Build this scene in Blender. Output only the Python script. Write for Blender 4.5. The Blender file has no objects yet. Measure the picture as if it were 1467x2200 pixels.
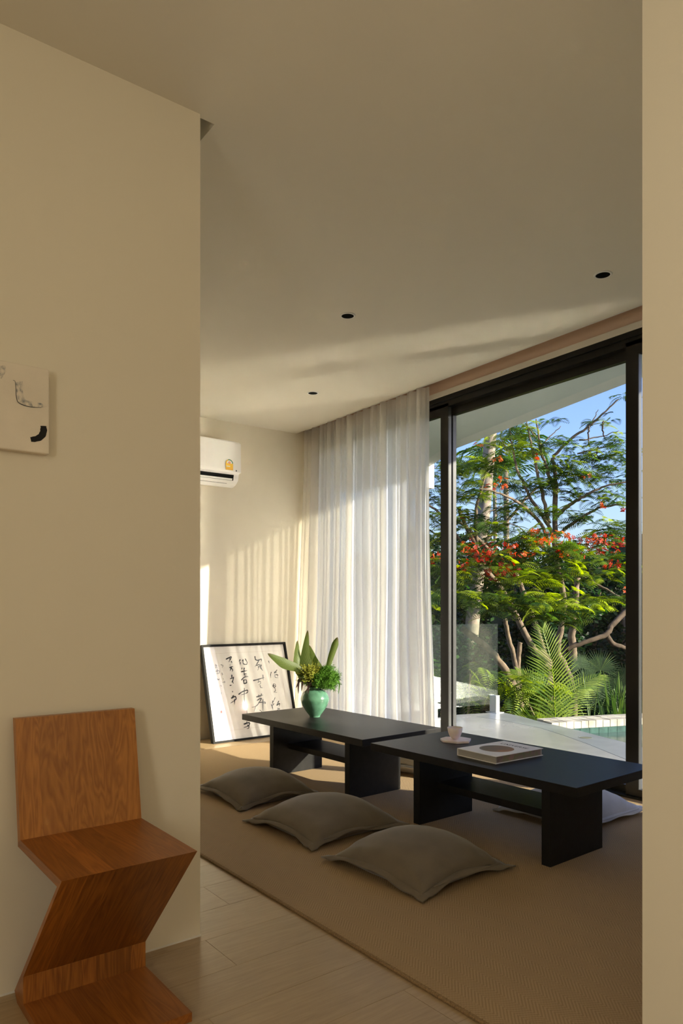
import bpy, bmesh, math, random
import numpy as np
from mathutils import Vector, Matrix
random.seed(7); rng = np.random.default_rng(7)
C = bpy.context.scene.collection
S = bpy.context.scene
pi = math.pi

# ------------------------------------------------------------------ camera, light, exposure
# world axes: x = along the partition wall towards the window, y = towards the far wall, z up; camera stands at 0,0,1.12
cam = bpy.data.cameras.new('camera'); co = bpy.data.objects.new('camera', cam); C.objects.link(co)
co.location = (0, 0, 1.12); co.rotation_euler = (pi/2, 0, -math.radians(37.5))
cam.sensor_fit = 'HORIZONTAL'; cam.sensor_width = 36; cam.lens = 1557*36/1467
cam.shift_y = (1305-1100)/1467; cam.clip_start = .05; cam.clip_end = 400
S.camera = co
SUN = Vector((.52, -.855, .345)).normalized()
world = bpy.data.worlds.new('world'); S.world = world; world.use_nodes = True
wn = world.node_tree.nodes; wl = world.node_tree.links; wn.clear()
sky = wn.new('ShaderNodeTexSky'); sky.sky_type = 'NISHITA'; sky.sun_disc = False
sky.sun_elevation = math.radians(19.75); sky.sun_rotation = math.atan2(.52, -.855); sky.air_density = 1.3; sky.dust_density = 1.2; sky.ozone_density = 2.0
bg = wn.new('ShaderNodeBackground'); bg.inputs[1].default_value = .42
hsv = wn.new('ShaderNodeMix'); hsv.data_type = 'RGBA'; hsv.blend_type = 'MULTIPLY'; hsv.inputs[0].default_value = 1.0; hsv.inputs[7].default_value = (.47, .51, .80, 1); wl.new(sky.outputs[0], hsv.inputs[6])
wo = wn.new('ShaderNodeOutputWorld'); wl.new(hsv.outputs[2], bg.inputs[0]); wl.new(bg.outputs[0], wo.inputs[0])
sl = bpy.data.lights.new('sun', 'SUN'); sl.energy = 13; sl.color = (1, .90, .75); sl.angle = math.radians(.7)
so = bpy.data.objects.new('sun', sl); C.objects.link(so); so.rotation_euler = SUN.to_track_quat('Z', 'Y').to_euler(); so.location = (20, -20, 12)
def area(name, loc, direction, sx, sy, power, col):
    l = bpy.data.lights.new(name, 'AREA'); l.shape = 'RECTANGLE'; l.size = sx; l.size_y = sy; l.energy = power; l.color = col
    o = bpy.data.objects.new(name, l); C.objects.link(o); o.location = loc
    o.rotation_euler = (-Vector(direction)).to_track_quat('Z', 'Y').to_euler(); return o
area('hall_left_fill', (-1.75, -.3, 1.72), (1, -.42, .03), 1.7, 1.2, 43, (1, .925, .76))  # unseen fill lamp added at the left; no window stands behind it
area('hall_back_fill', (1.0, -1.8, 1.9), (-.25, 1, .05), 1.6, 1.0, 4, (1, .925, .76))  # weak unseen fill lamp, added behind the camera
S.view_settings.view_transform = 'Standard'; S.view_settings.look = 'None'; S.view_settings.gamma = 1
S.view_settings.use_curve_mapping = False; S.view_settings.exposure = 0.18
S.cycles.use_denoising = True; S.cycles.max_bounces = 9; S.cycles.diffuse_bounces = 5; S.cycles.transparent_max_bounces = 16
S.cycles.use_adaptive_sampling = True; S.cycles.adaptive_threshold = .04
S.cycles.sample_clamp_indirect = 0; S.cycles.blur_glossy = 0

# ------------------------------------------------------------------ helpers
CR = Vector((.7934, -.6087, 0)); CF = Vector((.6087, .7934, 0))
def P(x, y, d):                                    # a point seen at (x, y) at distance d in front of the lens
    return CR*((x-733.5)/1557*d) + CF*d + Vector((0, 0, 1.12+(1305-y)/1557*d))
def tag(o, label=None, cat=None, group=None, kind=None):
    if label: o['label'] = label
    if cat: o['category'] = cat
    if group: o['group'] = group
    if kind: o['kind'] = kind
    return o
def empty(name, loc=(0, 0, 0), rz=0, parent=None, **k):
    o = bpy.data.objects.new(name, None); C.objects.link(o); o.location = loc; o.rotation_euler = (0, 0, rz); o.empty_display_size = .05
    if parent: o.parent = parent
    return tag(o, **k)
class MB:
    def __init__(s): s.v = []; s.f = []
    def add(s, vs, fs):
        n = len(s.v); s.v += [tuple(v) for v in vs]; s.f += [tuple(i+n for i in f) for f in fs]; return s
    def box(s, x0, x1, y0, y1, z0, z1):
        return s.add([(x0, y0, z0), (x1, y0, z0), (x1, y1, z0), (x0, y1, z0), (x0, y0, z1), (x1, y0, z1), (x1, y1, z1), (x0, y1, z1)],
                     [(0, 3, 2, 1), (4, 5, 6, 7), (0, 1, 5, 4), (1, 2, 6, 5), (2, 3, 7, 6), (3, 0, 4, 7)])
    def prism(s, poly, z0, z1):
        n = len(poly); vs = [(x, y, z0) for x, y in poly]+[(x, y, z1) for x, y in poly]
        return s.add(vs, [tuple(range(n-1, -1, -1)), tuple(range(n, 2*n))]+[(i, (i+1) % n, n+(i+1) % n, n+i) for i in range(n)])
    def extr(s, poly, x0, x1):                     # poly in (y, z), pushed along x
        n = len(poly); vs = [(x0, y, z) for y, z in poly]+[(x1, y, z) for y, z in poly]
        return s.add(vs, [tuple(range(n)), tuple(range(2*n-1, n-1, -1))]+[((i+1) % n, i, n+i, n+(i+1) % n) for i in range(n)])
    def tube(s, pts, rad, n=7, cap=True):
        pts = [Vector(p) for p in pts]; k = len(pts)
        if not hasattr(rad, '__len__'): rad = [rad]*k
        base = len(s.v); up = Vector((.3, .2, 1)).normalized()
        for i, p in enumerate(pts):
            t = (pts[min(i+1, k-1)]-pts[max(i-1, 0)]).normalized()
            a = t.cross(up)
            if a.length < .1: a = t.cross(Vector((1, 0, 0)))
            a.normalize(); b = t.cross(a)
            for j in range(n):
                q = p+(a*math.cos(2*pi*j/n)+b*math.sin(2*pi*j/n))*rad[i]; s.v.append(tuple(q))
        for i in range(k-1):
            for j in range(n):
                s.f.append((base+i*n+j, base+i*n+(j+1) % n, base+(i+1)*n+(j+1) % n, base+(i+1)*n+j))
        if cap: s.f.append(tuple(base+j for j in range(n-1, -1, -1))); s.f.append(tuple(base+(k-1)*n+j for j in range(n)))
        return s
    def lathe(s, prof, n=48, c=(0, 0)):
        base = len(s.v)
        for r, z in prof:
            for j in range(n): s.v.append((c[0]+r*math.cos(2*pi*j/n), c[1]+r*math.sin(2*pi*j/n), z))
        for i in range(len(prof)-1):
            for j in range(n): s.f.append((base+i*n+j, base+i*n+(j+1) % n, base+(i+1)*n+(j+1) % n, base+(i+1)*n+j))
        return s
    def build(s, name, mat, parent=None, smooth=False, bevel=0, **k):
        m = bpy.data.meshes.new(name); m.from_pydata(s.v, [], s.f); m.update()
        if smooth: m.polygons.foreach_set('use_smooth', [True]*len(m.polygons))
        m.materials.append(mat)
        o = bpy.data.objects.new(name, m); C.objects.link(o)
        if parent: o.parent = parent
        if bevel:
            b = o.modifiers.new('bevel', 'BEVEL'); b.width = bevel; b.segments = 2; b.limit_method = 'ANGLE'
        return tag(o, **k)
def box(name, a, mat, parent=None, bevel=0, **k): return MB().box(*a).build(name, mat, parent, bevel=bevel, **k)
def npmesh(name, V, F, mat, parent=None, attr=None, **k):   # V (n,3), F (m,4) arrays
    m = bpy.data.meshes.new(name); n = len(V); f = len(F)
    m.vertices.add(n); m.vertices.foreach_set('co', V.astype(np.float32).ravel())
    m.loops.add(f*4); m.loops.foreach_set('vertex_index', F.astype(np.int32).ravel())
    m.polygons.add(f); m.polygons.foreach_set('loop_start', np.arange(0, f*4, 4, dtype=np.int32)); m.polygons.foreach_set('loop_total', np.full(f, 4, np.int32))
    m.update(calc_edges=True)
    if attr is not None:
        a = m.attributes.new('tone', 'FLOAT', 'POINT'); a.data.foreach_set('value', attr.astype(np.float32))
    m.materials.append(mat); o = bpy.data.objects.new(name, m); C.objects.link(o)
    if parent: o.parent = parent
    return tag(o, **k)

def lettering(name, text, size, mat, parent, loc, rot, spacing=1.0, offset=0.0):
    f = bpy.data.curves.new(name, 'FONT'); f.body = text; f.size = size; f.align_x = 'CENTER'; f.space_character = spacing; f.offset = offset
    tmp = bpy.data.objects.new(name+'_outline', f); C.objects.link(tmp); bpy.context.view_layer.update()
    me = bpy.data.meshes.new_from_object(tmp.evaluated_get(bpy.context.evaluated_depsgraph_get())); bpy.data.objects.remove(tmp); bpy.data.curves.remove(f)
    me.materials.clear(); me.materials.append(mat)
    o = bpy.data.objects.new(name, me); C.objects.link(o); o.parent = parent; o.location = loc; o.rotation_euler = rot; return o

# ------------------------------------------------------------------ materials
def srgb(r, g, b):
    f = lambda c: (c/255/12.92) if c/255 <= .04045 else ((c/255+.055)/1.055)**2.4
    return (f(r), f(g), f(b), 1)
class M:
    def __init__(s, name):
        s.m = bpy.data.materials.new(name); s.m.use_nodes = True; s.n = s.m.node_tree.nodes; s.l = s.m.node_tree.links
        s.b = s.n['Principled BSDF']; s.o = s.n['Material Output']
    def N(s, t, **k):
        n = s.n.new(t)
        for a, b in k.items():
            if a.startswith('i_'):
                q = a[2:]; n.inputs[int(q) if q.isdigit() else q].default_value = b
            else: setattr(n, a, b)
        return n
    def L(s, a, b): s.l.new(a, b)
    def coord(s, kind='Object', scale=(1, 1, 1), rot=(0, 0, 0)):
        t = s.N('ShaderNodeTexCoord'); mp = s.N('ShaderNodeMapping'); s.L(t.outputs[kind], mp.inputs[0])
        mp.inputs['Scale'].default_value = scale; mp.inputs['Rotation'].default_value = rot; return mp.outputs[0]
    def ramp(s, fac, stops):
        r = s.N('ShaderNodeValToRGB'); s.L(fac, r.inputs[0]); e = r.color_ramp.elements
        while len(e) < len(stops): e.new(.5)
        for q, (p, c) in zip(e, stops): q.position = p; q.color = c
        return r.outputs[0]
    def bump(s, h, strength=.3, dist=.01):
        b = s.N('ShaderNodeBump'); b.inputs['Strength'].default_value = strength; b.inputs['Distance'].default_value = dist
        s.L(h, b.inputs['Height']); s.L(b.outputs[0], s.b.inputs['Normal'])
    def math(s, op, a, b=None, c=None):
        n = s.N('ShaderNodeMath', operation=op)
        for i, x in enumerate((a, b, c)):
            if x is None: continue
            if isinstance(x, (int, float)): n.inputs[i].default_value = x
            else: s.L(x, n.inputs[i])
        return n.outputs[0]
def plain(name, col, rough=.5, spec=.5, metal=0, noise=None, bump=0, bscale=60, **k):
    m = M(name); m.b.inputs['Roughness'].default_value = rough; m.b.inputs['Metallic'].default_value = metal
    m.b.inputs['Specular IOR Level'].default_value = spec; m.b.inputs['Base Color'].default_value = col
    if noise:
        sc, amt = noise; n = m.N('ShaderNodeTexNoise', i_Scale=sc, i_Detail=4.0); m.L(m.coord(), n.inputs['Vector'])
        lo = tuple(c*(1-amt) for c in col[:3])+(1,); hi = tuple(min(1, c*(1+amt)) for c in col[:3])+(1,)
        m.L(m.ramp(n.outputs[0], [(.3, lo), (.7, hi)]), m.b.inputs['Base Color'])
    if bump:
        n = m.N('ShaderNodeTexNoise', i_Scale=float(bscale), i_Detail=3.0); m.L(m.coord(), n.inputs['Vector']); m.bump(n.outputs[0], bump, .002)
    for a, b in k.items(): m.b.inputs[a.replace('_', ' ')].default_value = b
    return m.m
def wood(name, dark, light, axis, rough=.35, scale=1.0, plank_var=.25, spec=.5, contrast=1.0):
    m = M(name); st = [14*scale]*3
    for a_ in (axis if isinstance(axis, tuple) else (axis,)): st[a_] = 1.1*scale
    c = m.coord(scale=tuple(st)); oi = m.N('ShaderNodeObjectInfo')
    add = m.N('ShaderNodeVectorMath', operation='ADD'); m.L(c, add.inputs[0])
    sc = m.N('ShaderNodeVectorMath', operation='SCALE'); cb = m.N('ShaderNodeCombineXYZ')
    for i in range(3): m.L(oi.outputs['Random'], cb.inputs[i])
    m.L(cb.outputs[0], sc.inputs[0]); sc.inputs['Scale'].default_value = 37.0; m.L(sc.outputs[0], add.inputs[1])
    n1 = m.N('ShaderNodeTexNoise', i_Scale=.9, i_Detail=3.0, i_Distortion=.6); m.L(add.outputs[0], n1.inputs['Vector'])
    rings = m.math('FRACT', m.math('MULTIPLY', n1.outputs[0], 13.0)); rings = m.math('PINGPONG', rings, .5)
    n2 = m.N('ShaderNodeTexNoise', i_Scale=7.0, i_Detail=5.0); m.L(add.outputs[0], n2.inputs['Vector'])
    f = m.math('ADD', m.math('MULTIPLY', rings, .55*contrast), m.math('MULTIPLY', n2.outputs[0], .5))
    col = m.ramp(f, [(.15, dark), (.75, light)])
    hs = m.N('ShaderNodeHueSaturation'); m.L(col, hs.inputs['Color'])
    m.L(m.math('ADD', m.math('MULTIPLY', oi.outputs['Random'], 2*plank_var), 1-plank_var), hs.inputs['Value'])
    m.L(hs.outputs[0], m.b.inputs['Base Color']); m.b.inputs['Roughness'].default_value = rough; m.b.inputs['Specular IOR Level'].default_value = spec
    m.bump(n2.outputs[0], .08, .001); return m.m
WALL = plain('wall_paint', (.80, .735, .60, 1), .85, .2, bump=.05, bscale=180)
CEIL = plain('ceiling_paint', (.78, .73, .62, 1), .85, .2, bump=.03, bscale=200)
PEACH = plain('pocket_peach', (.70, .52, .40, 1), .85, .2)  # peach tone for the lintel and curtain pocket
TRIMW = plain('pocket_trim_paint', (.75, .71, .62, 1), .8, .2)
OAK = wood('oak_plank', (.34, .235, .125, 1), (.50, .365, .205, 1), 0, rough=.38, plank_var=.06, contrast=.4)
CHLEG = wood('chair_ash_leg', (.15, .045, .007, 1), (.40, .150, .024, 1), (1, 2), rough=.36, scale=1.3, plank_var=.32, contrast=.9)
JOINT = plain('floor_joint', (.22, .15, .08, 1), .8)
BLK = plain('black_frame', (.012, .011, .009, 1), .30, .3)
SATIN = plain('stile_return_metal', (.05, .05, .048, 1), .35, .5, .3)
TABLE = plain('black_stained_wood', (.013, .012, .011, 1), .42, .24, noise=(30, .2), bump=.15, bscale=90)
CHAIR = [wood('chair_ash_%s' % n, d, l, ax, rough=.36, scale=1.1, plank_var=.17, contrast=1.3) for n, d, l, ax in
         (('upright', (.26, .090, .013, 1), (.46, .185, .032, 1), 2), ('deep', (.22, .065, .009, 1), (.38, .130, .020, 1), 1))]
PIPE = plain('downlight_black', (.003, .003, .003, 1), .8, .05)
RING = plain('downlight_ring_white', (.8, .78, .72, 1), .5)
WHITE = plain('appliance_white', (.88, .86, .83, 1), .28, .5)
DARK = plain('louver_dark', (.006, .006, .006, 1), .7, .1)
INK = plain('ink', (.02, .02, .02, 1), .8, .2); INKG = plain('ink_dry', (.09, .09, .09, 1), .8, .2)
PAPER = plain('rice_paper', (.86, .81, .74, 1), .8, .2, noise=(12, .04)); LINE = plain('mount_line', (.62, .52, .43, 1), .8)
SEAL = plain('seal_red', (.50, .07, .05, 1), .8)
CEL = plain('celadon_glaze', (.085, .20, .125, 1), .20, .5, noise=(20, .25))
PINK = plain('pink_onyx', (.86, .71, .69, 1), .35, .5, noise=(24, .10), Subsurface_Weight=.25)
BOOKW = plain('book_cover_white', (.93, .90, .87, 1), .45, .4); PAGES = None
STEEL = plain('spigot_steel', (.50, .49, .47, 1), .35, .5, .6)
SOFFIT = plain('soffit_paint', (.80, .84, .80, 1), .8, .2); FASCIA = plain('fascia_paint', (.85, .86, .82, 1), .8, .2)
GROUND = plain('forest_floor', (.035, .035, .015, 1), 1, .1, noise=(3, .6))
HOUSE = plain('house_render', (.70, .68, .63, 1), .9, .2)

def glass_mat(name, refl, tint=(1, 1, 1, 1), haze=0):
    m = M(name); m.n.remove(m.b)
    tr = m.N('ShaderNodeBsdfTransparent'); tr.inputs[0].default_value = tint
    gl = m.N('ShaderNodeBsdfGlossy'); gl.inputs['Roughness'].default_value = 0.0; gl.inputs[0].default_value = (1, 1, 1, 1)
    lw = m.N('ShaderNodeLayerWeight', i_Blend=.5); mx = m.N('ShaderNodeMixShader')   # Schlick: the same from both faces of the pane
    f = m.math('ADD', m.math('MULTIPLY', m.math('POWER', lw.outputs['Facing'], 5.0), 1-refl), refl)
    m.L(f, mx.inputs[0]); m.L(tr.outputs[0], mx.inputs[1]); m.L(gl.outputs[0], mx.inputs[2]); out = mx.outputs[0]
    if haze:
        df = m.N('ShaderNodeBsdfDiffuse'); df.inputs[0].default_value = (.8, .9, .85, 1); mx2 = m.N('ShaderNodeMixShader'); mx2.inputs[0].default_value = haze
        m.L(out, mx2.inputs[1]); m.L(df.outputs[0], mx2.inputs[2]); out = mx2.outputs[0]
    m.L(out, m.o.inputs[0]); return m.m
GLASS = glass_mat('pane_glass', .015, (.95, .97, .95, 1)); RAIL = glass_mat('rail_glass', .05, (.90, .95, .92, 1), .012)
PGLASS = glass_mat('picture_glass', .02)

def curtain_mat():
    m = M('sheer_linen'); m.n.remove(m.b)
    c = m.coord(scale=(300, 300, 60)); n = m.N('ShaderNodeTexNoise', i_Scale=1.0, i_Detail=2.0); m.L(c, n.inputs['Vector'])
    df = m.N('ShaderNodeBsdfDiffuse'); df.inputs[0].default_value = (.93, .90, .84, 1)
    tl = m.N('ShaderNodeBsdfTranslucent'); tl.inputs[0].default_value = (.99, .98, .96, 1)
    mx = m.N('ShaderNodeMixShader'); mx.inputs[0].default_value = .78; m.L(df.outputs[0], mx.inputs[1]); m.L(tl.outputs[0], mx.inputs[2])
    tr = m.N('ShaderNodeBsdfTransparent'); lw = m.N('ShaderNodeLayerWeight', i_Blend=.35)
    f = m.math('MULTIPLY', m.math('SUBTRACT', 1.0, lw.outputs['Facing']), .075)
    f = m.math('ADD', f, m.math('MULTIPLY', m.math('SUBTRACT', n.outputs[0], .5), .06)); f = m.math('MAXIMUM', f, 0.0)
    m2 = m.N('ShaderNodeMixShader'); m.L(f, m2.inputs[0]); m.L(mx.outputs[0], m2.inputs[1]); m.L(tr.outputs[0], m2.inputs[2])
    m.L(m2.outputs[0], m.o.inputs[0]); return m.m
CURT = curtain_mat()
def fabric(name, col, sc=700, sheen=.3):
    m = M(name); c = m.coord(); n = m.N('ShaderNodeTexNoise', i_Scale=float(sc), i_Detail=2.0); m.L(c, n.inputs['Vector'])
    n2 = m.N('ShaderNodeTexNoise', i_Scale=9.0, i_Detail=3.0); m.L(c, n2.inputs['Vector'])
    f = m.math('ADD', m.math('MULTIPLY', n.outputs[0], .5), m.math('MULTIPLY', n2.outputs[0], .5))
    m.L(m.ramp(f, [(.3, tuple(x*.8 for x in col[:3])+(1,)), (.7, tuple(x*1.15 for x in col[:3])+(1,))]), m.b.inputs['Base Color'])
    m.b.inputs['Roughness'].default_value = .9; m.b.inputs['Specular IOR Level'].default_value = .15; m.b.inputs['Sheen Weight'].default_value = sheen; m.b.inputs['Sheen Roughness'].default_value = .4
    m.bump(n.outputs[0], .3, .001); return m.m
TAUPE = fabric('taupe_velvet', (.185, .152, .110, 1)); GREYL = fabric('grey_linen', (.50, .49, .48, 1), 900, .1); CREAM = fabric('cream_linen', (.62, .58, .50, 1), 900, .1)
def rug_mat():
    m = M('jute_herringbone'); c = m.coord(); sp = m.N('ShaderNodeSeparateXYZ'); m.L(c, sp.inputs[0])
    W = .046; p = .013
    tri = m.math('PINGPONG', sp.outputs[0], W)          # zigzag across the rug
    ph = m.math('ADD', m.math('MULTIPLY', tri, 1.0), sp.outputs[1])
    st = m.math('PINGPONG', m.math('DIVIDE', ph, p/2), 1.0)
    colb = m.math('PINGPONG', m.math('DIVIDE', sp.outputs[0], W/2), 1.0)
    yarn = m.math('PINGPONG', m.math('DIVIDE', m.math('SUBTRACT', sp.outputs[1], tri), .0055), 1.0)
    n = m.N('ShaderNodeTexNoise', i_Scale=350.0, i_Detail=3.0); m.L(c, n.inputs['Vector'])
    n2 = m.N('ShaderNodeTexNoise', i_Scale=1.6, i_Detail=3.0); m.L(c, n2.inputs['Vector'])
    f = m.math('ADD', m.math('MULTIPLY', st, .55), m.math('MULTIPLY', yarn, .15)); f = m.math('ADD', f, m.math('MULTIPLY', n.outputs[0], .35))
    col = m.ramp(f, [(.0, (.25, .165, .083, 1)), (.85, (.44, .31, .172, 1))])
    hs = m.N('ShaderNodeHueSaturation'); m.L(col, hs.inputs['Color']); m.L(m.math('ADD', m.math('MULTIPLY', n2.outputs[0], .2), .9), hs.inputs['Value'])
    m.L(hs.outputs[0], m.b.inputs['Base Color']); m.b.inputs['Roughness'].default_value = .9; m.b.inputs['Specular IOR Level'].default_value = .15
    m.bump(f, .5, .002); return m.m
RUG = rug_mat(); JUTE = plain('jute_binding', (.26, .17, .085, 1), .9, .1, noise=(200, .3))
def deck_mat(name, a, b, rough):
    m = M(name); c = m.coord(); n = m.N('ShaderNodeTexNoise', i_Scale=1.7, i_Detail=6.0, i_Distortion=.5); m.L(c, n.inputs['Vector'])
    m.L(m.ramp(n.outputs[0], [(.35, a), (.65, b)]), m.b.inputs['Base Color'])
    m.L(m.math('ADD', m.math('MULTIPLY', n.outputs[0], .12), rough), m.b.inputs['Roughness']); return m.m
DECK = deck_mat('polished_concrete', (.26, .258, .255, 1), (.34, .335, .33, 1), .20)
DECKB = deck_mat('deck_dark_band', (.23, .24, .255, 1), (.30, .31, .325, 1), .16)
def water():
    m = M('pool_water'); m.b.inputs['Base Color'].default_value = (.01, .06, .05, 1); m.b.inputs['Roughness'].default_value = .20; m.b.inputs['IOR'].default_value = 1.4
    n = m.N('ShaderNodeTexNoise', i_Scale=6.0, i_Detail=2.0); m.L(m.coord(), n.inputs['Vector']); m.bump(n.outputs[0], .15, .02); return m.m
WATER = water()
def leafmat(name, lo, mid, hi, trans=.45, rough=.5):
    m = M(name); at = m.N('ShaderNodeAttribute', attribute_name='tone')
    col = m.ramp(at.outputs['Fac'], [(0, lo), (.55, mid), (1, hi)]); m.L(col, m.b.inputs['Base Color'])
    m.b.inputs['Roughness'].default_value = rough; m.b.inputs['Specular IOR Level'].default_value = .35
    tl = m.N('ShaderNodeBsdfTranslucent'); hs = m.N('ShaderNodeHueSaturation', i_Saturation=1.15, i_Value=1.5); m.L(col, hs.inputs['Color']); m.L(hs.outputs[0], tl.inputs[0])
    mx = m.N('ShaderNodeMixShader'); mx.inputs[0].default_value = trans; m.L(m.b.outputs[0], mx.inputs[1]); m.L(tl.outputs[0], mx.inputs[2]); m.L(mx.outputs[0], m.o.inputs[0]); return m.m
LEAF = leafmat('feathery_leaf', (.018, .045, .016, 1), (.075, .135, .022, 1), (.32, .40, .03, 1))
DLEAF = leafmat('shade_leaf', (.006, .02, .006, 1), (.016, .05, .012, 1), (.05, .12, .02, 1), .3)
FANL = leafmat('fan_palm_leaf', (.010, .03, .008, 1), (.03, .07, .015, 1), (.12, .17, .03, 1), .3, .75)
PALM = leafmat('palm_leaf', (.02, .06, .012, 1), (.07, .15, .02, 1), (.24, .32, .05, 1), .4, .4)
FLOW = leafmat('flame_flower', (.20, .010, .008, 1), (.52, .035, .012, 1), (.72, .15, .03, 1), .35)
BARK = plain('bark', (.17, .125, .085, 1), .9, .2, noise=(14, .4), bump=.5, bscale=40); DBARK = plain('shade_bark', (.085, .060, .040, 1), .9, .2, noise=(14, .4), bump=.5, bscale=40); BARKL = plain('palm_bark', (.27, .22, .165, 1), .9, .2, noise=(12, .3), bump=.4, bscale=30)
STONE = plain('coping_stone', (.42, .38, .31, 1), .8, .3, noise=(8, .3), bump=.4, bscale=30)
TILE = plain('pool_tile', (.03, .075, .06, 1), .2, .5, noise=(9, .5))
def canna():
    m = M('canna_leaf'); al = m.N('ShaderNodeAttribute', attribute_name='along'); ac = m.N('ShaderNodeAttribute', attribute_name='across')
    v = m.math('PINGPONG', m.math('ADD', m.math('MULTIPLY', al.outputs['Fac'], 34.0), m.math('MULTIPLY', ac.outputs['Fac'], -5.0)), 1.0)
    g = m.ramp(v, [(0, (.062, .085, .020, 1)), (1, (.115, .145, .038, 1))]); mx = m.N('ShaderNodeMix', data_type='RGBA'); m.L(g, mx.inputs[6]); mx.inputs[7].default_value = (.075, .035, .02, 1)
    m.L(m.ramp(m.math('ADD', al.outputs['Fac'], m.math('MULTIPLY', ac.outputs['Fac'], .03)), [(.90, (0, 0, 0, 1)), (.97, (1, 1, 1, 1))]), mx.inputs[0]); m.L(mx.outputs[2], m.b.inputs['Base Color'])
    m.b.inputs['Roughness'].default_value = .5; m.b.inputs['Specular IOR Level'].default_value = .3
    tl = m.N('ShaderNodeBsdfTranslucent'); tl.inputs[0].default_value = (.16, .26, .03, 1); ms = m.N('ShaderNodeMixShader'); ms.inputs[0].default_value = .35; m.L(m.b.outputs[0], ms.inputs[1]); m.L(tl.outputs[0], ms.inputs[2]); m.L(ms.outputs[0], m.o.inputs[0]); return m.m
VLEAF = canna(); VDARK = plain('burgundy_leaf', (.035, .012, .010, 1), .5)
FERN = plain('fern_green', (.10, .24, .02, 1), .6, .3, Transmission_Weight=0.0); SOLID = plain('yellow_green_sprig', (.26, .27, .03, 1), .7, .3); FSTEM = plain('stem_green', (.09, .15, .03, 1), .6)

# ------------------------------------------------------------------ the room
def topz(y, base=2.80): return base-.0195*(y-2.25)     # the ceiling falls slightly towards the far wall
def slope_box(name, x0, x1, y0, y1, zlo, zhi, mat, parent=None, **k):
    """a box whose bottom and top follow the fall of the ceiling; zlo / zhi numbers are levels at y = 2.25, or ('abs', z)"""
    g = lambda z, y: z[1] if isinstance(z, tuple) else topz(y, z)
    mb = MB().box(x0, x1, y0, y1, 0, 1)
    mb.v = [(x, y, g(zhi, y) if z else g(zlo, y)) for x, y, z in mb.v]
    return mb.build(name, mat, parent, **k)
FX0, FX1, FY0, FY1 = -1.9, 3.93, -1.9, 5.6
floor = box('floor', (FX0, FX1, FY0, FY1, -.12, -.012), JOINT, kind='structure')
W = .2135; L = 1.25; row0 = 2.213
pm = None; planks = 0
k0 = math.floor((FY0-row0)/W); k1 = math.ceil((FY1-row0)/W)
for k in range(k0, k1):
    ya = max(FY0, row0+k*W); yb = min(FY1, row0+(k+1)*W)
    off = (k*0.417 % 1)*L; x = FX0-off+ .0
    while x < FX1:
        xa = max(FX0, x); xb = min(FX1, x+L); x += L
        if xb-xa < .03 or yb-ya < .02: continue
        full = abs(xb-xa-L) < 1e-6 and abs(yb-ya-W) < 1e-6
        if full and pm:
            o = bpy.data.objects.new('plank', pm); C.objects.link(o); o.parent = floor
        else:
            w, d = xb-xa, yb-ya
            mb = MB().box(0, w, 0, d, -.012, 0); g = .0007
            mb.v[4:] = [(g, g, 0), (w-g, g, 0), (w-g, d-g, 0), (g, d-g, 0)]
            o = mb.build('plank', OAK, floor)
            if full: pm = o.data
        o.location = (xa, ya, 0)
# ceiling with the slot behind the partition
def ceil_piece(mb, x0, x1, y0, y1):
    b = MB().box(x0, x1, y0, y1, 0, 1); b.v = [(x, y, topz(y)+.30*z) for x, y, z in b.v]; mb.add(b.v, b.f)
cm = MB(); RX, RY0, RY1 = 1.184, 2.268, 3.3
ceil_piece(cm, -2.05, 3.768, -2.05, RY0); ceil_piece(cm, RX, 3.768, RY0, RY1); ceil_piece(cm, -2.05, 3.768, RY1, 5.75)
cm.build('ceiling', CEIL, kind='structure')
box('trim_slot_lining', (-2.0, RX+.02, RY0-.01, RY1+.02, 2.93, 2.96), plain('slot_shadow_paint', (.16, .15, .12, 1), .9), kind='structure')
box('wall_partition', (-1.9, 1.121, 2.251, 2.37, -.01, 2.86), WALL, kind='structure')
box('trim_1', (-1.9, 1.123, 2.2495, 2.2515, 0, .006), RING, kind='structure')
box('wall_living_left', (.05, .2, 2.37, 5.6, -.01, 2.80), WALL, kind='structure')
box('wall_back', (.05, 4.10, 5.6, 5.75, -.12, 3.0), WALL, kind='structure')
box('wall_right', (1.70, 4.10, -.10, .98, -.12, 2.95), WALL, kind='structure')
box('wall_window_return', (3.93, 4.10, .98, 1.36, -.12, 2.95), WALL, kind='structure')
box('wall_hall_front', (-1.9, 1.9, -2.05, -1.9, -.12, 2.95), WALL, kind='structure')
box('wall_hall_left', (-2.05, -1.9, -2.05, 2.37, -.12, 2.95), WALL, kind='structure')
box('wall_hall_right', (1.9, 2.05, -2.05, -.10, -.12, 2.95), WALL, kind='structure')
box('wall_reflection_panel', (4.10, 4.15, -6, 1.36, 0, 2.93), BLK, kind='structure')  # unseen black panel, added to darken what the glass railing mirrors
# lintel and curtain pocket above the sliding windows
slope_box('wall_window_lintel', 3.95, 4.12, .98, 5.75, 2.745, ('abs', 3.12), PEACH, kind='structure')
slope_box('trim_2', 3.935, 3.955, 1.36, 5.6, 2.745, 2.785, TRIMW, kind='structure')
slope_box('trim_3', 3.768, 4.12, .98, 5.75, 2.99, ('abs', 3.14), PEACH, kind='structure')
box('wall_window_corner', (3.95, 4.12, 5.50, 5.75, -.12, 2.72), WALL, kind='structure')

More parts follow.
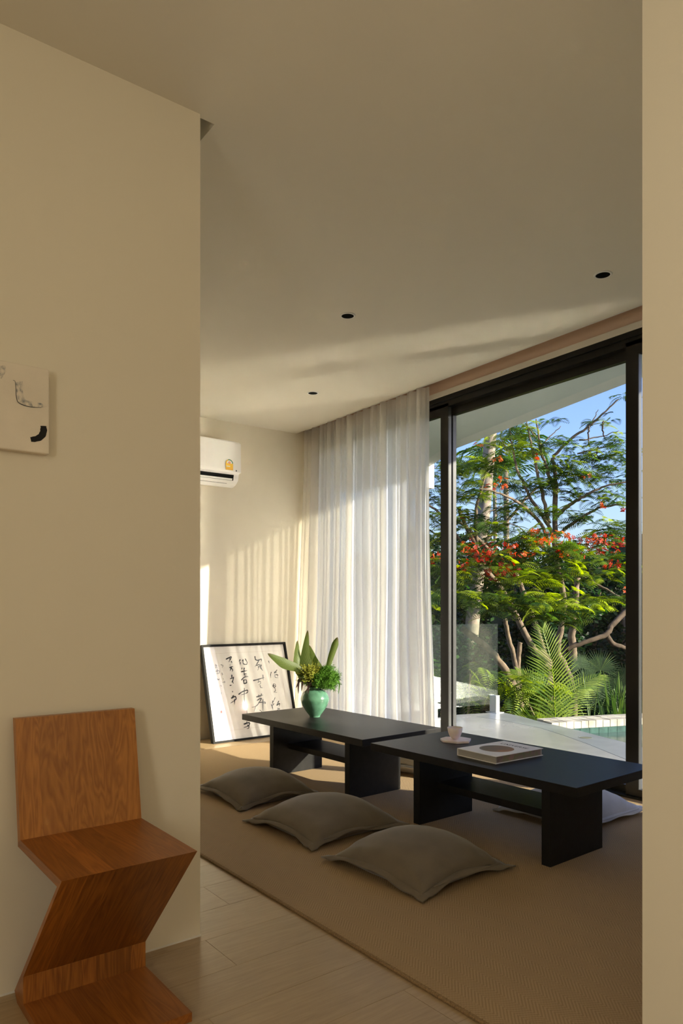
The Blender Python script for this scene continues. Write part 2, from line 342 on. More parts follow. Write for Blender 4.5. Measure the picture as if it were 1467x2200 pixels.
# ------------------------------------------------------------------ sliding windows
win = empty('window_1', (3.95, 3.4, 0), kind='structure')
def wpart(name, x0, x1, y0, y1, zlo, zhi, mat, parent=win, **k):
    o = slope_box(name, x0, x1, y0, y1, zlo, zhi, mat, **k); o.parent = parent; o.matrix_parent_inverse = Matrix.Translation(-Vector(win.location) if parent is win else (0, 0, 0)); return o
wpart('head_frame', 3.94, 4.11, 1.36, 5.5, 2.71, 2.748, BLK); wpart('head_track', 3.955, 4.10, 1.36, 5.5, 2.665, 2.712, BLK)
wpart('sill_track', 3.93, 4.11, 1.36, 5.5, ('abs', -.01), ('abs', .012), BLK)
wpart('side_jamb', 3.94, 4.11, 1.36, 1.42, ('abs', .012), 2.70, BLK); wpart('side_jamb', 3.94, 4.11, 5.46, 5.5, ('abs', .012), 2.70, BLK)
def panel(x0, x1, y0, y1, stile=.08):
    g = wpart('sliding_panel', (x0+x1)/2-.003, (x0+x1)/2+.003, y0+stile*.5, y1-stile*.5, ('abs', .03), 2.64, GLASS)
    for a, b in ((y0, y0+stile), (y1-stile, y1)):
        slope_box('stile', x0, x1, a, b, ('abs', .014), 2.69, BLK, g)
        slope_box('stile_lit_side', x0+.004, x1-.004, a-.0015, a+.002, ('abs', .05), 2.66, SATIN, g)  # paler grey strip standing in for the sunlit side face of the stile
    for zl, zh in ((('abs', .014), ('abs', .055)), (2.607, 2.69)):
        slope_box('rail', x0, x1, y0+stile, y1-stile, zl, zh, BLK, g)
panel(3.955, 3.99, 3.836, 5.46); panel(4.005, 4.045, 2.335, 3.918); panel(3.955, 3.99, 1.42, 2.385)

# ------------------------------------------------------------------ curtain
def curtain():
    t = empty('sheer_curtain', (3.86, 4.8, 0), label='floor-length sheer white linen curtain gathered over the far half of the window', cat='curtain')
    n, mz = 420, 46; V = np.zeros((n, mz, 3)); s = np.linspace(0, 1, n); zz = np.linspace(0, 1, mz)
    ph = s*1.0+.012*np.sin(9*s)+.006*np.sin(31*s+1)
    for j, q in enumerate(zz):
        z = .013+q*2.80; low = (1-q)
        y = 3.965+s*1.62; y = y-low**2.2*(1-s)**3*.10
        ww = 1+.5*np.sin(2*pi*s*3.3+.6); wob = .020*np.sin(2*pi*ph*13+1.5*np.sin(2*pi*s*2.1))*ww+.014*np.sin(2*pi*ph*23+1.2+.5*q+2*np.sin(5*s))+.006*np.sin(2*pi*ph*41+1.5*q)*ww
        flare = 1+.45*low*np.sin(5*s+1)**2
        x = 3.862+wob*flare - low**1.5*(.02+.13*np.clip((s-.72)/.28, 0, 1)) - .03*low*np.exp(-((s-.0)/.08)**2)
        x = x+.012*np.sin(7*q+13*s)*low
        x = np.minimum(x, 3.925)
        V[:, j, 0] = x-3.86; V[:, j, 1] = y-4.8; V[:, j, 2] = np.minimum(z, topz(y, 2.83))
    idx = np.arange(n*mz).reshape(n, mz)
    F = np.stack([idx[:-1, :-1], idx[1:, :-1], idx[1:, 1:], idx[:-1, 1:]], -1).reshape(-1, 4)
    o = npmesh('linen_drape', V.reshape(-1, 3), F, CURT, t); o.data.polygons.foreach_set('use_smooth', [True]*len(o.data.polygons))
    hem = MB(); 
    for i in range(0, n-1, 2):
        a = V[i, 0]; b = V[min(i+2, n-1), 0]
        hem.add([(a[0]-.0015, a[1], .012), (b[0]-.0015, b[1], .012), (b[0]-.0015, b[1], .05), (a[0]-.0015, a[1], .05)], [(0, 1, 2, 3)])
    hem.build('hem', CURT, t)
    slope_box('curtain_track', -.02, .02, 0, 1, 2.84, 2.86, RING, None)
    tr = bpy.context.scene.collection.objects[-1]; tr.name = 'curtain_track'
    mb = MB().box(-.012, .012, -3.3, .78, 0, 1); mb.v = [(x, y, topz(y+4.8, 2.84)+.018*z) for x, y, z in mb.v]
    bpy.data.objects.remove(tr); mb.build('curtain_track', RING, t)
curtain()

# ------------------------------------------------------------------ ceiling downlights
def downlight(x, y, label):
    z = topz(y); t = empty('downlight', (x, y, z), label=label, cat='ceiling light', group='recessed downlights')
    MB().lathe([(.035, -.0005), (.0355, -.004), (.043, -.004), (.0455, -.0005)], 40).build('trim_ring', RING, t, True)
    MB().lathe([(0.0001, -.0006), (.020, -.0010), (.0352, -.0030)], 40).build('baffle', PIPE, t, True)
downlight(2.538, 3.25, 'black recessed downlight in the middle of the ceiling, between the other two')
downlight(3.279, 2.103, 'black recessed downlight nearest the right wall and the camera')
downlight(3.19, 4.516, 'black recessed downlight farthest away, near the sheer curtain')

# ------------------------------------------------------------------ air conditioner
def aircon():
    x0, x1 = 2.25, 3.075
    t = empty('air_conditioner', ((x0+x1)/2, 5.6, 2.15), label='white wall-mounted split air conditioner high on the far wall', cat='air conditioner')
    h = (x1-x0)/2
    def ext(name, poly, a, b, mat, bevel=0, smooth=False): return MB().extr(poly, a, b).build(name, mat, t, smooth, bevel)
    body = [(-.001, .37), (-.001, .03), (-.05, .0), (-.10, .015), (-.15, .05), (-.16, .10), (-.185, .11), (-.19, .36), (-.17, .375)]
    ext('body', body, -h, h, WHITE, .012)
    ext('front_panel', [(-.19, .365), (-.19, .118), (-.196, .102), (-.205, .105), (-.207, .13), (-.200, .36), (-.195, .372)], -h+.004, h-.06, WHITE, .003)
    ext('end_cap', [(-.189, .362), (-.189, .108), (-.198, .112), (-.194, .355)], h-.0595, h-.004, WHITE, .003)
    ext('air_outlet', [(-.158, .094), (-.150, .049), (-.153, .047), (-.163, .094)], -h+.03, h-.055, DARK)
    ext('louver', [(-.161, .063), (-.154, .052), (-.158, .048), (-.167, .060)], -h+.035, h-.07, WHITE)
    ext('lower_louver', [(-.155, .047), (-.128, .026), (-.131, .023), (-.160, .044)], -h+.03, h-.075, WHITE)
    ext('outlet_gap', [(-.143, .043), (-.120, .026), (-.122, .022), (-.147, .040)], -h+.05, h-.10, DARK)
    # energy sticker
    s = empty('energy_sticker', (h-.125, -.2085, .122), 0, t)
    YEL = plain('sticker_yellow', (.85, .50, .03, 1), .5); GRN = plain('sticker_green', (.05, .22, .14, 1), .5); RED = plain('sticker_red', (.75, .2, .15, 1), .5)
    def flat(name, poly, mat, dy=0): MB().add([(x, dy, z) for x, z in poly], [tuple(range(len(poly)))]).build(name, mat, s)
    flat('sticker_base', [(-.032, 0), (.038, 0), (.038, .055)]+[(.003+.035*math.cos(a), .055+.035*math.sin(a)) for a in np.linspace(.1, pi-.1, 14)]+[(-.032, .055)], YEL)
    arc = lambda r0, r1, a0, a1: [(.003+r0*math.cos(a), .055+r0*math.sin(a)) for a in np.linspace(a0, a1, 10)]+[(.003+r1*math.cos(a), .055+r1*math.sin(a)) for a in np.linspace(a1, a0, 10)]
    flat('sticker_dial', arc(.0, .026, 0, pi), RING, -.0006); flat('sticker_arc', arc(.026, .034, .05, 2.0), GRN, -.0009)
    flat('sticker_figure', [(.003+.011*math.cos(a), .062+.011*math.sin(a)) for a in np.linspace(0, 2*pi, 16)[:-1]], RED, -.0009)
    lettering('sticker_number', '5', .018, RING, s, (.003, -.0012, .056), (pi/2, 0, 0))
    flat('sticker_text', [(-.026, .026), (.010, .026), (.010, .034), (-.026, .034)], RING, -.0006)
    flat('sticker_rule', [(-.028, .010), (.034, .010), (.034, .0125), (-.028, .0125)], RED, -.0006)
    box('indicator', (h-.058, h-.046, -.2005, -.1955, .118, .130), SATIN, t)
    ext('wall_bracket', [(-.001, .36), (-.0005, .05), (-.006, .05), (-.006, .36)], -h+.1, h-.1, SATIN)
aircon()

# ------------------------------------------------------------------ leaning calligraphy
def picture():
    x0, x1, yb, yt, zt = 2.782, 3.627, 5.35, 5.572, .803
    t = empty('framed_calligraphy', ((x0+x1)/2, yb, 0), label='large black-framed brush calligraphy leaning against the far wall on the floor', cat='picture')
    Ld = math.hypot(yt-yb, zt); tilt = math.atan2(yt-yb, zt); w = (x1-x0)/2
    pl = empty('x', (0, 0, 0), 0, t); bpy.data.objects.remove(pl)
    R = Matrix.Rotation(-tilt, 4, 'X')
    def add(name, mb, mat, parent=t, bevel=0):
        mb.v = [tuple(R @ Vector(v)) for v in mb.v]; return mb.build(name, mat, parent, bevel=bevel)
    b = .018; FRM = plain('picture_frame_black', (.012, .011, .010, 1), .6, .12)
    add('frame_rail', MB().box(-w, w, -.004, .04, 0, b), FRM); add('frame_rail', MB().box(-w, w, -.004, .04, Ld-b, Ld), FRM)
    add('frame_rail', MB().box(-w, -w+b, -.004, .04, b, Ld-b), FRM); add('frame_rail', MB().box(w-b, w, -.004, .04, b, Ld-b), FRM)
    add('backing_board', MB().box(-w+b, w-b, .016, .026, b, Ld-b), DARK)
    paper = add('paper', MB().box(-w+b, w-b, .012, .0155, b, Ld-b), PAPER)
    add('picture_glass', MB().box(-w+b, w-b, .004, .006, b, Ld-b), PGLASS)
    ln = MB(); m = .075
    for a in ((-w+m, w-m, m+.02, m+.0215), (-w+m, w-m, Ld-m-.0015, Ld-m), (-w+m, -w+m+.0015, m+.02, Ld-m), (w-m-.0015, w-m, m+.02, Ld-m)):
        ln.box(a[0], a[1], .0115, .0119, a[2], a[3])
    add('mount_line', ln, LINE, paper)
    O = Vector(((x0+x1)/2, yb, 0)); nrm = R @ Vector((0, -1, 0)); cam0 = Vector((0, 0, 1.12)); p0 = O+R @ Vector((0, .0118, 0))
    Ri = R.inverted()
    def pic(zx, zy):       # crop coordinates of the photograph -> paper coordinates
        d = P(420+zx/6.668, 1370+zy/6.668, 1.0)-cam0; s = (p0-cam0).dot(nrm)/d.dot(nrm); q = Ri @ (cam0+d*s-O); return q.x, q.z
    cols = {
     'brush_column': [
      [((1085, 490), (1075, 530), (1080, 580)), ((1170, 460), (1140, 490), (1125, 520)), ((1125, 500), (1165, 490)), ((1140, 520), (1135, 570), (1190, 575)), ((1150, 530), (1180, 530), (1175, 560)),
       ((1120, 660), (1105, 690), (1125, 720), (1150, 700), (1145, 665), (1120, 660)), ((1135, 720), (1150, 760), (1115, 780), (1170, 785)), ((1110, 690), (1145, 690)),
       ((1140, 855), (1115, 920), (1090, 940)), ((1085, 955), (1100, 990), (1110, 1035)), ((1125, 940), (1095, 990)), ((1105, 900), (1105, 970)), ((1195, 905), (1165, 960)), ((1160, 970), (1210, 935), (1200, 980)), ((1170, 1010), (1215, 1020), (1165, 1035), (1175, 1060)), ((1045, 330), (1060, 370)), ((1100, 250), (1150, 300))],
      [((850, 265), (855, 310), (885, 330), (950, 300), (940, 340)), ((915, 310), (895, 350), (850, 420)), ((870, 400), (920, 380), (910, 420), (890, 470)), ((940, 385), (930, 430), (965, 475)), ((890, 420), (930, 410)),
       ((825, 615), (890, 600), (985, 570)), ((965, 530), (970, 610)), ((900, 590), (905, 640)), ((890, 640), (930, 620), (935, 660), (900, 680)), ((925, 680), (930, 715), (965, 718)),
       ((870, 850), (970, 820)), ((905, 815), (915, 870)), ((945, 800), (935, 850)), ((880, 900), (960, 850), (880, 980), (805, 1000)), ((900, 930), (1000, 920), (1005, 945), (960, 940)), ((965, 880), (965, 1055)), ((860, 980), (840, 1060)), ((915, 1035), (955, 1060), (930, 1120)), ((880, 1180), (960, 1150), (940, 1240))],
      [((640, 310), (625, 350)), ((640, 350), (640, 395)), ((665, 330), (690, 320)), ((680, 310), (680, 380), (740, 385), (735, 340)), ((710, 300), (745, 360)), ((665, 430), (660, 460)), ((700, 430), (690, 470)), ((650, 490), (740, 470)), ((700, 460), (690, 540), (750, 550)), ((690, 520), (740, 520)), ((655, 610), (700, 560), (760, 560)), ((690, 600), (690, 660), (735, 650), (730, 600), (690, 610)),
       ((615, 815), (665, 775), (750, 745), (750, 790), (655, 820)), ((700, 720), (695, 900), (730, 980), (738, 1080), (735, 1200)), ((690, 1240), (780, 1210), (770, 1260), (690, 1290)), ((740, 1200), (710, 1250)), ((740, 1250), (770, 1270), (760, 1300), (735, 1305))],
      [((435, 310), (520, 265), (500, 310), (475, 350)), ((490, 290), (490, 320)), ((510, 335), (525, 365)), ((490, 395), (500, 385)), ((485, 430), (540, 410)), ((515, 415), (495, 480)), ((515, 440), (535, 460), (525, 490)), ((520, 530), (520, 590)), ((495, 590), (550, 570)), ((545, 560), (535, 620), (515, 640)), ((525, 620), (545, 660)), ((490, 685), (520, 680)), ((530, 765), (532, 785)),
       ((530, 850), (550, 820)), ((510, 870), (570, 835), (590, 880), (500, 940)), ((560, 880), (560, 960))]],
     'signature_column': [
      [((285, 380), (300, 400), (285, 440), (315, 420)), ((280, 400), (320, 400)), ((290, 480), (345, 470), (340, 510), (295, 520)), ((310, 450), (315, 530)), ((305, 590), (345, 605)), ((320, 610), (345, 585)), ((318, 690), (325, 720)), ((335, 690), (338, 700))],
      [((360, 385), (400, 400), (380, 430)), ((375, 520), (400, 525)), ((380, 500), (385, 545)), ((395, 585), (405, 600)), ((385, 640), (430, 630), (405, 655)), ((415, 620), (420, 650)), ((360, 680), (370, 700)), ((370, 780), (375, 820))]]}
    for name, lst in cols.items():
        for ci, strokes in enumerate(lst):
            for st in strokes:
                mb = MB()
                pts = [pic(*p) for p in st]; fine = []
                for a, b in zip(pts[:-1], pts[1:]):
                    for q in np.linspace(0, 1, 5)[:-1]: fine.append((a[0]+(b[0]-a[0])*q, a[1]+(b[1]-a[1])*q))
                fine.append(pts[-1])
                for _ in range(2): fine = [fine[0]]+[((fine[i-1][0]+2*fine[i][0]+fine[i+1][0])/4, (fine[i-1][1]+2*fine[i][1]+fine[i+1][1])/4) for i in range(1, len(fine)-1)]+[fine[-1]]
                wd = .0052 if name == 'brush_column' else .0026; wd *= random.uniform(.5, 1.15); k = len(fine); vs = []
                for i, (x, z) in enumerate(fine):
                    a = fine[max(i-1, 0)]; c = fine[min(i+1, k-1)]; dx, dz = c[0]-a[0], c[1]-a[1]; n = math.hypot(dx, dz) or 1
                    ww = wd*(.55+.45*math.sin(pi*min(1, .25+i/k)))*(1+.2*math.sin(i*1.7))*(.35 if i == k-1 else 1)
                    vs += [(x-dz/n*ww, .0114-.00002*ci, z+dx/n*ww), (x+dz/n*ww, .0114-.00002*ci, z-dx/n*ww)]
                mb.add(vs, [(2*i, 2*i+1, 2*i+3, 2*i+2) for i in range(k-1)])
                add('brush_stroke' if name == 'brush_column' else 'signature_stroke', mb, INK if name == 'brush_column' and ci != 1 else INKG, paper)
    a = pic(370, 1065); add('red_seal', MB().box(a[0]-.010, a[0]+.010, .0110, .0114, a[1]-.012, a[1]+.012), SEAL, paper)
picture()

# ------------------------------------------------------------------ canvas on the partition
def canvas():
    xr, z0, z1 = .618, 1.571, 1.822; x0 = xr-.40
    t = empty('canvas_painting', (xr-.2, 2.251, z0), label='small abstract white canvas with a black brush mark hanging on the partition wall', cat='painting')
    CAN = plain('gesso_canvas', (.80, .72, .60, 1), .8, .2, noise=(9, .05), bump=.3, bscale=250)
    box('stretched_canvas', (-.2, .2, -.032, -.001, 0, z1-z0), CAN, t, .004)
    GREY = M('grey_scumble'); c = GREY.coord(scale=(90, 1, 60)); n = GREY.N('ShaderNodeTexNoise', i_Scale=1.0, i_Detail=5.0); GREY.L(c, n.inputs['Vector'])
    GREY.L(GREY.ramp(n.outputs[0], [(.34, (.26, .26, .26, 1)), (.46, (.60, .55, .47, 1)), (.58, (.78, .70, .585, 1))]), GREY.b.inputs['Base Color']); GREY.b.inputs['Roughness'].default_value = .8
    def zq(x, y):                       # crop of the photograph -> canvas
        px, py = x/3.056, 740+y/3.056; d = CR*((px-733.5)/1557)+CF; D = 2.2186/d.y; return d.x*D-(xr-.2), 1.12+(1305-py)/1557*D-z0
    def blob(name, pts, mat, dy): MB().add([(zq(*p)[0], dy, zq(*p)[1]) for p in pts], [tuple(range(len(pts)))]).build(name, mat, t)
    def stroke(name, pts, wd, mat, dy):
        vs = []; q = [zq(*p) for p in pts]; wl_ = list(wd) if hasattr(wd, '__len__') else [wd]*len(q)
        for _ in range(3):              # corner cutting
            nq = [q[0]]; nw = [wl_[0]]
            for a, c, u1, u2 in zip(q[:-1], q[1:], wl_[:-1], wl_[1:]):
                nq += [(a[0]*.75+c[0]*.25, a[1]*.75+c[1]*.25), (a[0]*.25+c[0]*.75, a[1]*.25+c[1]*.75)]; nw += [u1*.75+u2*.25, u1*.25+u2*.75]
            q = nq+[q[-1]]; wl_ = nw+[wl_[-1]]
        k = len(q); wd = [w*(1+.05*math.sin(i*.7)) for i, w in enumerate(wl_)]; wd[0] *= .75; wd[-1] *= .75
        for i in range(k):
            a = q[max(i-1, 0)]; c = q[min(i+1, k-1)]; dx, dz = c[0]-a[0], c[1]-a[1]; n = math.hypot(dx, dz) or 1; w = wd[i] if hasattr(wd, '__len__') else wd
            vs += [(q[i][0]-dz/n*w, dy, q[i][1]+dx/n*w), (q[i][0]+dz/n*w, dy, q[i][1]-dx/n*w)]
        MB().add(vs, [(2*i, 2*i+1, 2*i+3, 2*i+2) for i in range(k-1)]).build(name, mat, t)
    stroke('black_mark', [(285, 535), (288, 560), (282, 590), (262, 612), (232, 622), (202, 624)], [.008, .0095, .0095, .009, .008, .007], INK, -.0326)
    blob('grey_wash', [(100, 250), (150, 240), (152, 330), (170, 365), (230, 380), (290, 388), (280, 412), (200, 410), (140, 395), (108, 370)], GREY.m, -.0324)
    stroke('grey_line', [(85, 235), (104, 240), (106, 370), (140, 395), (200, 412), (272, 414)], [.0005, .0006, .0010, .0014, .0012, .0005], INKG, -.0327)
    stroke('grey_line', [(128, 300), (130, 345), (134, 380)], .004, GREY.m, -.0328)
    blob('grey_wash', [(-30, 140), (38, 138), (38, 180), (10, 225), (-30, 215)], GREY.m, -.0324)
canvas()

# ------------------------------------------------------------------ rug
def rug():
    x0, x1, y0, y1 = 1.49, 3.79, 1.0, 5.13
    t = empty('jute_rug', (x0, y0, 0), label='large tan jute rug in herringbone weave on the plank floor', cat='rug')
    box('weave', (0, x1-x0, 0, y1-y0, .001, .010), RUG, t, .003)
    box('side_binding', (-.010, .004, 0, y1-y0, .001, .0095), JUTE, t, .003); box('end_binding', (0, x1-x0, y1-y0-.004, y1-y0+.012, .001, .0095), JUTE, t, .003)
    st = MB()
    for i in range(int((y1-y0)/.022)):
        y = i*.022+.01; st.tube([(-.012, y, .003), (-.004, y+.001, .0090), (.012, y+.004, .0090), (.017, y+.005, .0075)], .0014, 4)
    st.build('edge_stitching', JUTE, t, kind='stuff')
    fr = MB()
    for i in range(150):
        y = i*(y1-y0)/150+random.uniform(-.005, .005); a = random.uniform(-.006, .006)
        fr.tube([(x1-x0-.004, y, .006), (x1-x0+.010, y+a*.3, .0070), (x1-x0+.028, y+a, .003)], .0022, 4)
    fr.build('fringe', JUTE, t, kind='stuff')
rug(); RZ = .010

# ------------------------------------------------------------------ low tables
def table():
    t = empty('low_table')
    A = (0, .645); LY = 1.27
    box('tabletop', (0, .64, 0, LY, .332, .372), TABLE, t, .002)
    for y in (.145, .925): box('leg', (.030, .435, y, y+.045, 0, .332), TABLE, t, .0015)
    box('shelf', (.15, .40, .19, .925, .165, .200), TABLE, t, .0015)
    return t
def place(t, x, y, rz, label, group):
    t.location = (x, y, RZ); t.rotation_euler = (0, 0, rz); return tag(t, label, 'coffee table', group)
t1 = place(table(), 2.563, 1.765, math.radians(1.6), 'low black wooden table nearer the camera, with a book and pink cup on it', 'low black tables')
def copy_tree(o, parent=None):
    c = o.copy(); C.objects.link(c)
    if parent: c.parent = parent
    for ch in list(o.children): copy_tree(ch, c)
    return c
t2 = place(copy_tree(t1), 2.552, 3.135, math.radians(1.9), 'low black wooden table farther away, carrying the green vase', 'low black tables')
TZ = RZ+.372

# ------------------------------------------------------------------ cushions
def cushion(x, y, w, d, rz, mat, label, group, H=.150, seed=0, fl=.028, low=.02):
    t = empty('floor_cushion', (x, y, RZ), rz, label=label, cat='cushion', group=group)
    r = random.Random(seed); ph = [r.uniform(0, 6) for _ in range(8)]; n = 40
    s = np.sin(np.linspace(-pi/2, pi/2, n)); X, Y = np.meshgrid(s, s, indexing='ij')
    def shape(X, Y):
        pin = .045; px = X*(w/2-fl)*(1-pin*(1-Y**2)); py = Y*(d/2-fl)*(1-pin*(1-X**2)); return px, py
    prof = np.clip((1-X**2), 0, 1)**.50*np.clip((1-Y**2), 0, 1)**.50
    wr = .004*np.sin(9*X+5*Y+ph[0])*(1-prof)+.003*np.sin(14*(X-Y)+ph[1])*np.abs(X*Y)+.002*np.sin(23*X+ph[2])*np.abs(X)**3+.002*np.sin(21*Y+ph[3])*np.abs(Y)**3
    edge = .045-.022*np.abs(X*Y)**1.5+.007*np.sin(3*X+2*Y+ph[4])*np.maximum(np.abs(X), np.abs(Y))**6+low-.02
    zt = edge+(H-.045)*prof+wr; zb = edge-(edge-.001)*np.clip(prof*2.2, 0, 1)
    px, py = shape(X, Y)
    V = np.concatenate([np.stack([px, py, zt], -1).reshape(-1, 3), np.stack([px, py, zb], -1).reshape(-1, 3)])
    idx = np.arange(n*n).reshape(n, n); F = np.stack([idx[:-1, :-1], idx[1:, :-1], idx[1:, 1:], idx[:-1, 1:]], -1).reshape(-1, 4)
    F = np.concatenate([F, F[:, ::-1]+n*n])
    o = npmesh('cushion_cover', V, F, mat, t); o.data.polygons.foreach_set('use_smooth', [True]*len(o.data.polygons))
    # flat stitched flange all round
    ring = [(i, 0) for i in range(n)]+[(n-1, j) for j in range(1, n)]+[(i, n-1) for i in range(n-2, -1, -1)]+[(0, j) for j in range(n-2, 0, -1)]
    mb = MB(); k = len(ring)
    for c, (i, j) in enumerate(ring):
        a = Vector((px[i, j], py[i, j], edge[i, j])); out = Vector((a.x/(w/2), a.y/(d/2), 0)); m = max(abs(out.x), abs(out.y))
        ox = fl*(1 if i == n-1 else -1 if i == 0 else 0); oy = fl*(1 if j == n-1 else -1 if j == 0 else 0)
        if abs(ox) > 0 and abs(oy) > 0: ox *= 1.25; oy *= 1.25
        wv = .004*math.sin(c*.55+ph[5])+.003*math.sin(c*.21+ph[6]); b = a+Vector((ox, oy, -.006+wv)); b.z = max(.0045, b.z)
        ia = a-Vector((ox, oy, 0))*.12
        mb.v += [tuple(ia+Vector((0, 0, .0035))), tuple(b+Vector((0, 0, .003))), tuple(b-Vector((0, 0, .003))), tuple(ia-Vector((0, 0, .0035)))]
    for c in range(k):
        q = 4*c; p = 4*((c+1) % k)
        for e in range(3): mb.f.append((q+e, q+e+1, p+e+1, p+e))
    mb.build('flange', mat, t, True)
    zp = MB(); zp.tube([(-w/2+fl+.05, -d/2+fl*.55, .040), (w/2-fl-.05, -d/2+fl*.55, .040)], .0018, 5); zp.build('zip', mat, t)
    return t
G = 'taupe floor cushions'
cushion(2.23, 3.735, .55, .57, .0, TAUPE, 'taupe velvet floor cushion farthest from the camera, beside the partition edge', G, seed=1)
cushion(2.185, 2.985, .60, .59, .02, TAUPE, 'taupe velvet floor cushion, middle one of the row of three', G, seed=2)
cushion(2.155, 2.275, .56, .59, .05, TAUPE, 'taupe velvet floor cushion nearest the camera in front of the black table', G, seed=3)
cushion(3.375, 2.355, .60, .56, .02, GREYL, 'pale grey linen floor cushion half in the sun between near table and window', 'pale floor cushions', H=.145, seed=4)
cushion(3.52, 3.62, .58, .56, .25, CREAM, 'pale cream linen floor cushion behind the far table at the curtain foot', 'pale floor cushions', H=.17, seed=5, low=.03)

# ------------------------------------------------------------------ zigzag chair
def chair():
    x0, w = .520, .352
    t = empty('zigzag_chair', (x0, 1.98, 0), label='orange-brown wooden zigzag chair standing against the partition wall', cat='chair')
    th = .024; Y = lambda y: y-1.98
    # side outlines (y, z): back, seat, slanting leg, base
    back = [(Y(2.150), .470), (Y(2.176), .458), (Y(2.232), .802), (Y(2.206), .802)]
    seat = [(Y(2.176), .458), (Y(2.150), .470), (Y(1.768), .470), (Y(1.800), .445), (Y(2.150), .445)]
    seat = [(Y(2.176), .446), (Y(2.176), .458), (Y(2.150), .470), (Y(1.768), .470), (Y(1.806), .446)]
    leg = [(Y(1.768), .470), (Y(1.806), .446), (Y(2.214), .024), (Y(2.176), .040)]
    base = [(Y(2.176), .040), (Y(2.214), .024), (Y(2.185), .001), (Y(1.800), .001), (Y(1.800), .026), (Y(2.165), .026)]
    wedge = [(Y(2.118), .104), (Y(2.176), .040), (Y(2.165), .0262), (Y(2.118), .0262)]
    r = random.Random(3)
    for name, poly, mat, cuts in (('backrest', back, CHAIR[0], 5), ('seat', seat, CHAIR[1], 5), ('slanting_leg', leg, CHLEG, 5), ('base', base, CHAIR[1], 4), ('brace', wedge, CHLEG, 7)):
        e = empty(name, (0, 0, 0), 0, t); c = [0]+sorted(min(.97, max(.03, (i+r.uniform(-.22, .22))/cuts)) for i in range(1, cuts))+[1]
        for a, b in zip(c[:-1], c[1:]): MB().extr(poly, a*w+.00008, b*w-.00008).build('board', mat, e)
chair()

# ------------------------------------------------------------------ vase and its foliage
VX, VY = 2.835, 3.99
def vase():
    pr = [(.0, .002), (.033, 0), (.036, .004), (.040, .012), (.060, .038), (.083, .075), (.0955, .112), (.0935, .135), (.078, .165), (.055, .182), (.043, .187), (.041, .195), (.0455, .200), (.0445, .203), (.038, .200), (.036, .187), (.05, .178), (.07, .16), (.085, .115), (.05, .04), (0, .02)]
    P0 = [Vector((a, b, 0)) for a, b in pr]; out = []
    for i in range(len(P0)-1):
        p = [P0[max(i-1, 0)], P0[i], P0[i+1], P0[min(i+2, len(P0)-1)]]
        for q in (0, .33, .66):
            v = .5*((2*p[1])+(p[2]-p[0])*q+(2*p[0]-5*p[1]+4*p[2]-p[3])*q*q+(3*p[1]-p[0]-3*p[2]+p[3])*q**3); out.append((max(.0001, v.x), max(0, v.y)))
    o = MB().lathe(out, 64).build('vase', CEL, None, True, label='round celadon green ceramic vase standing on the far black table', cat='vase'); o.location = (VX, VY, TZ)
vase()
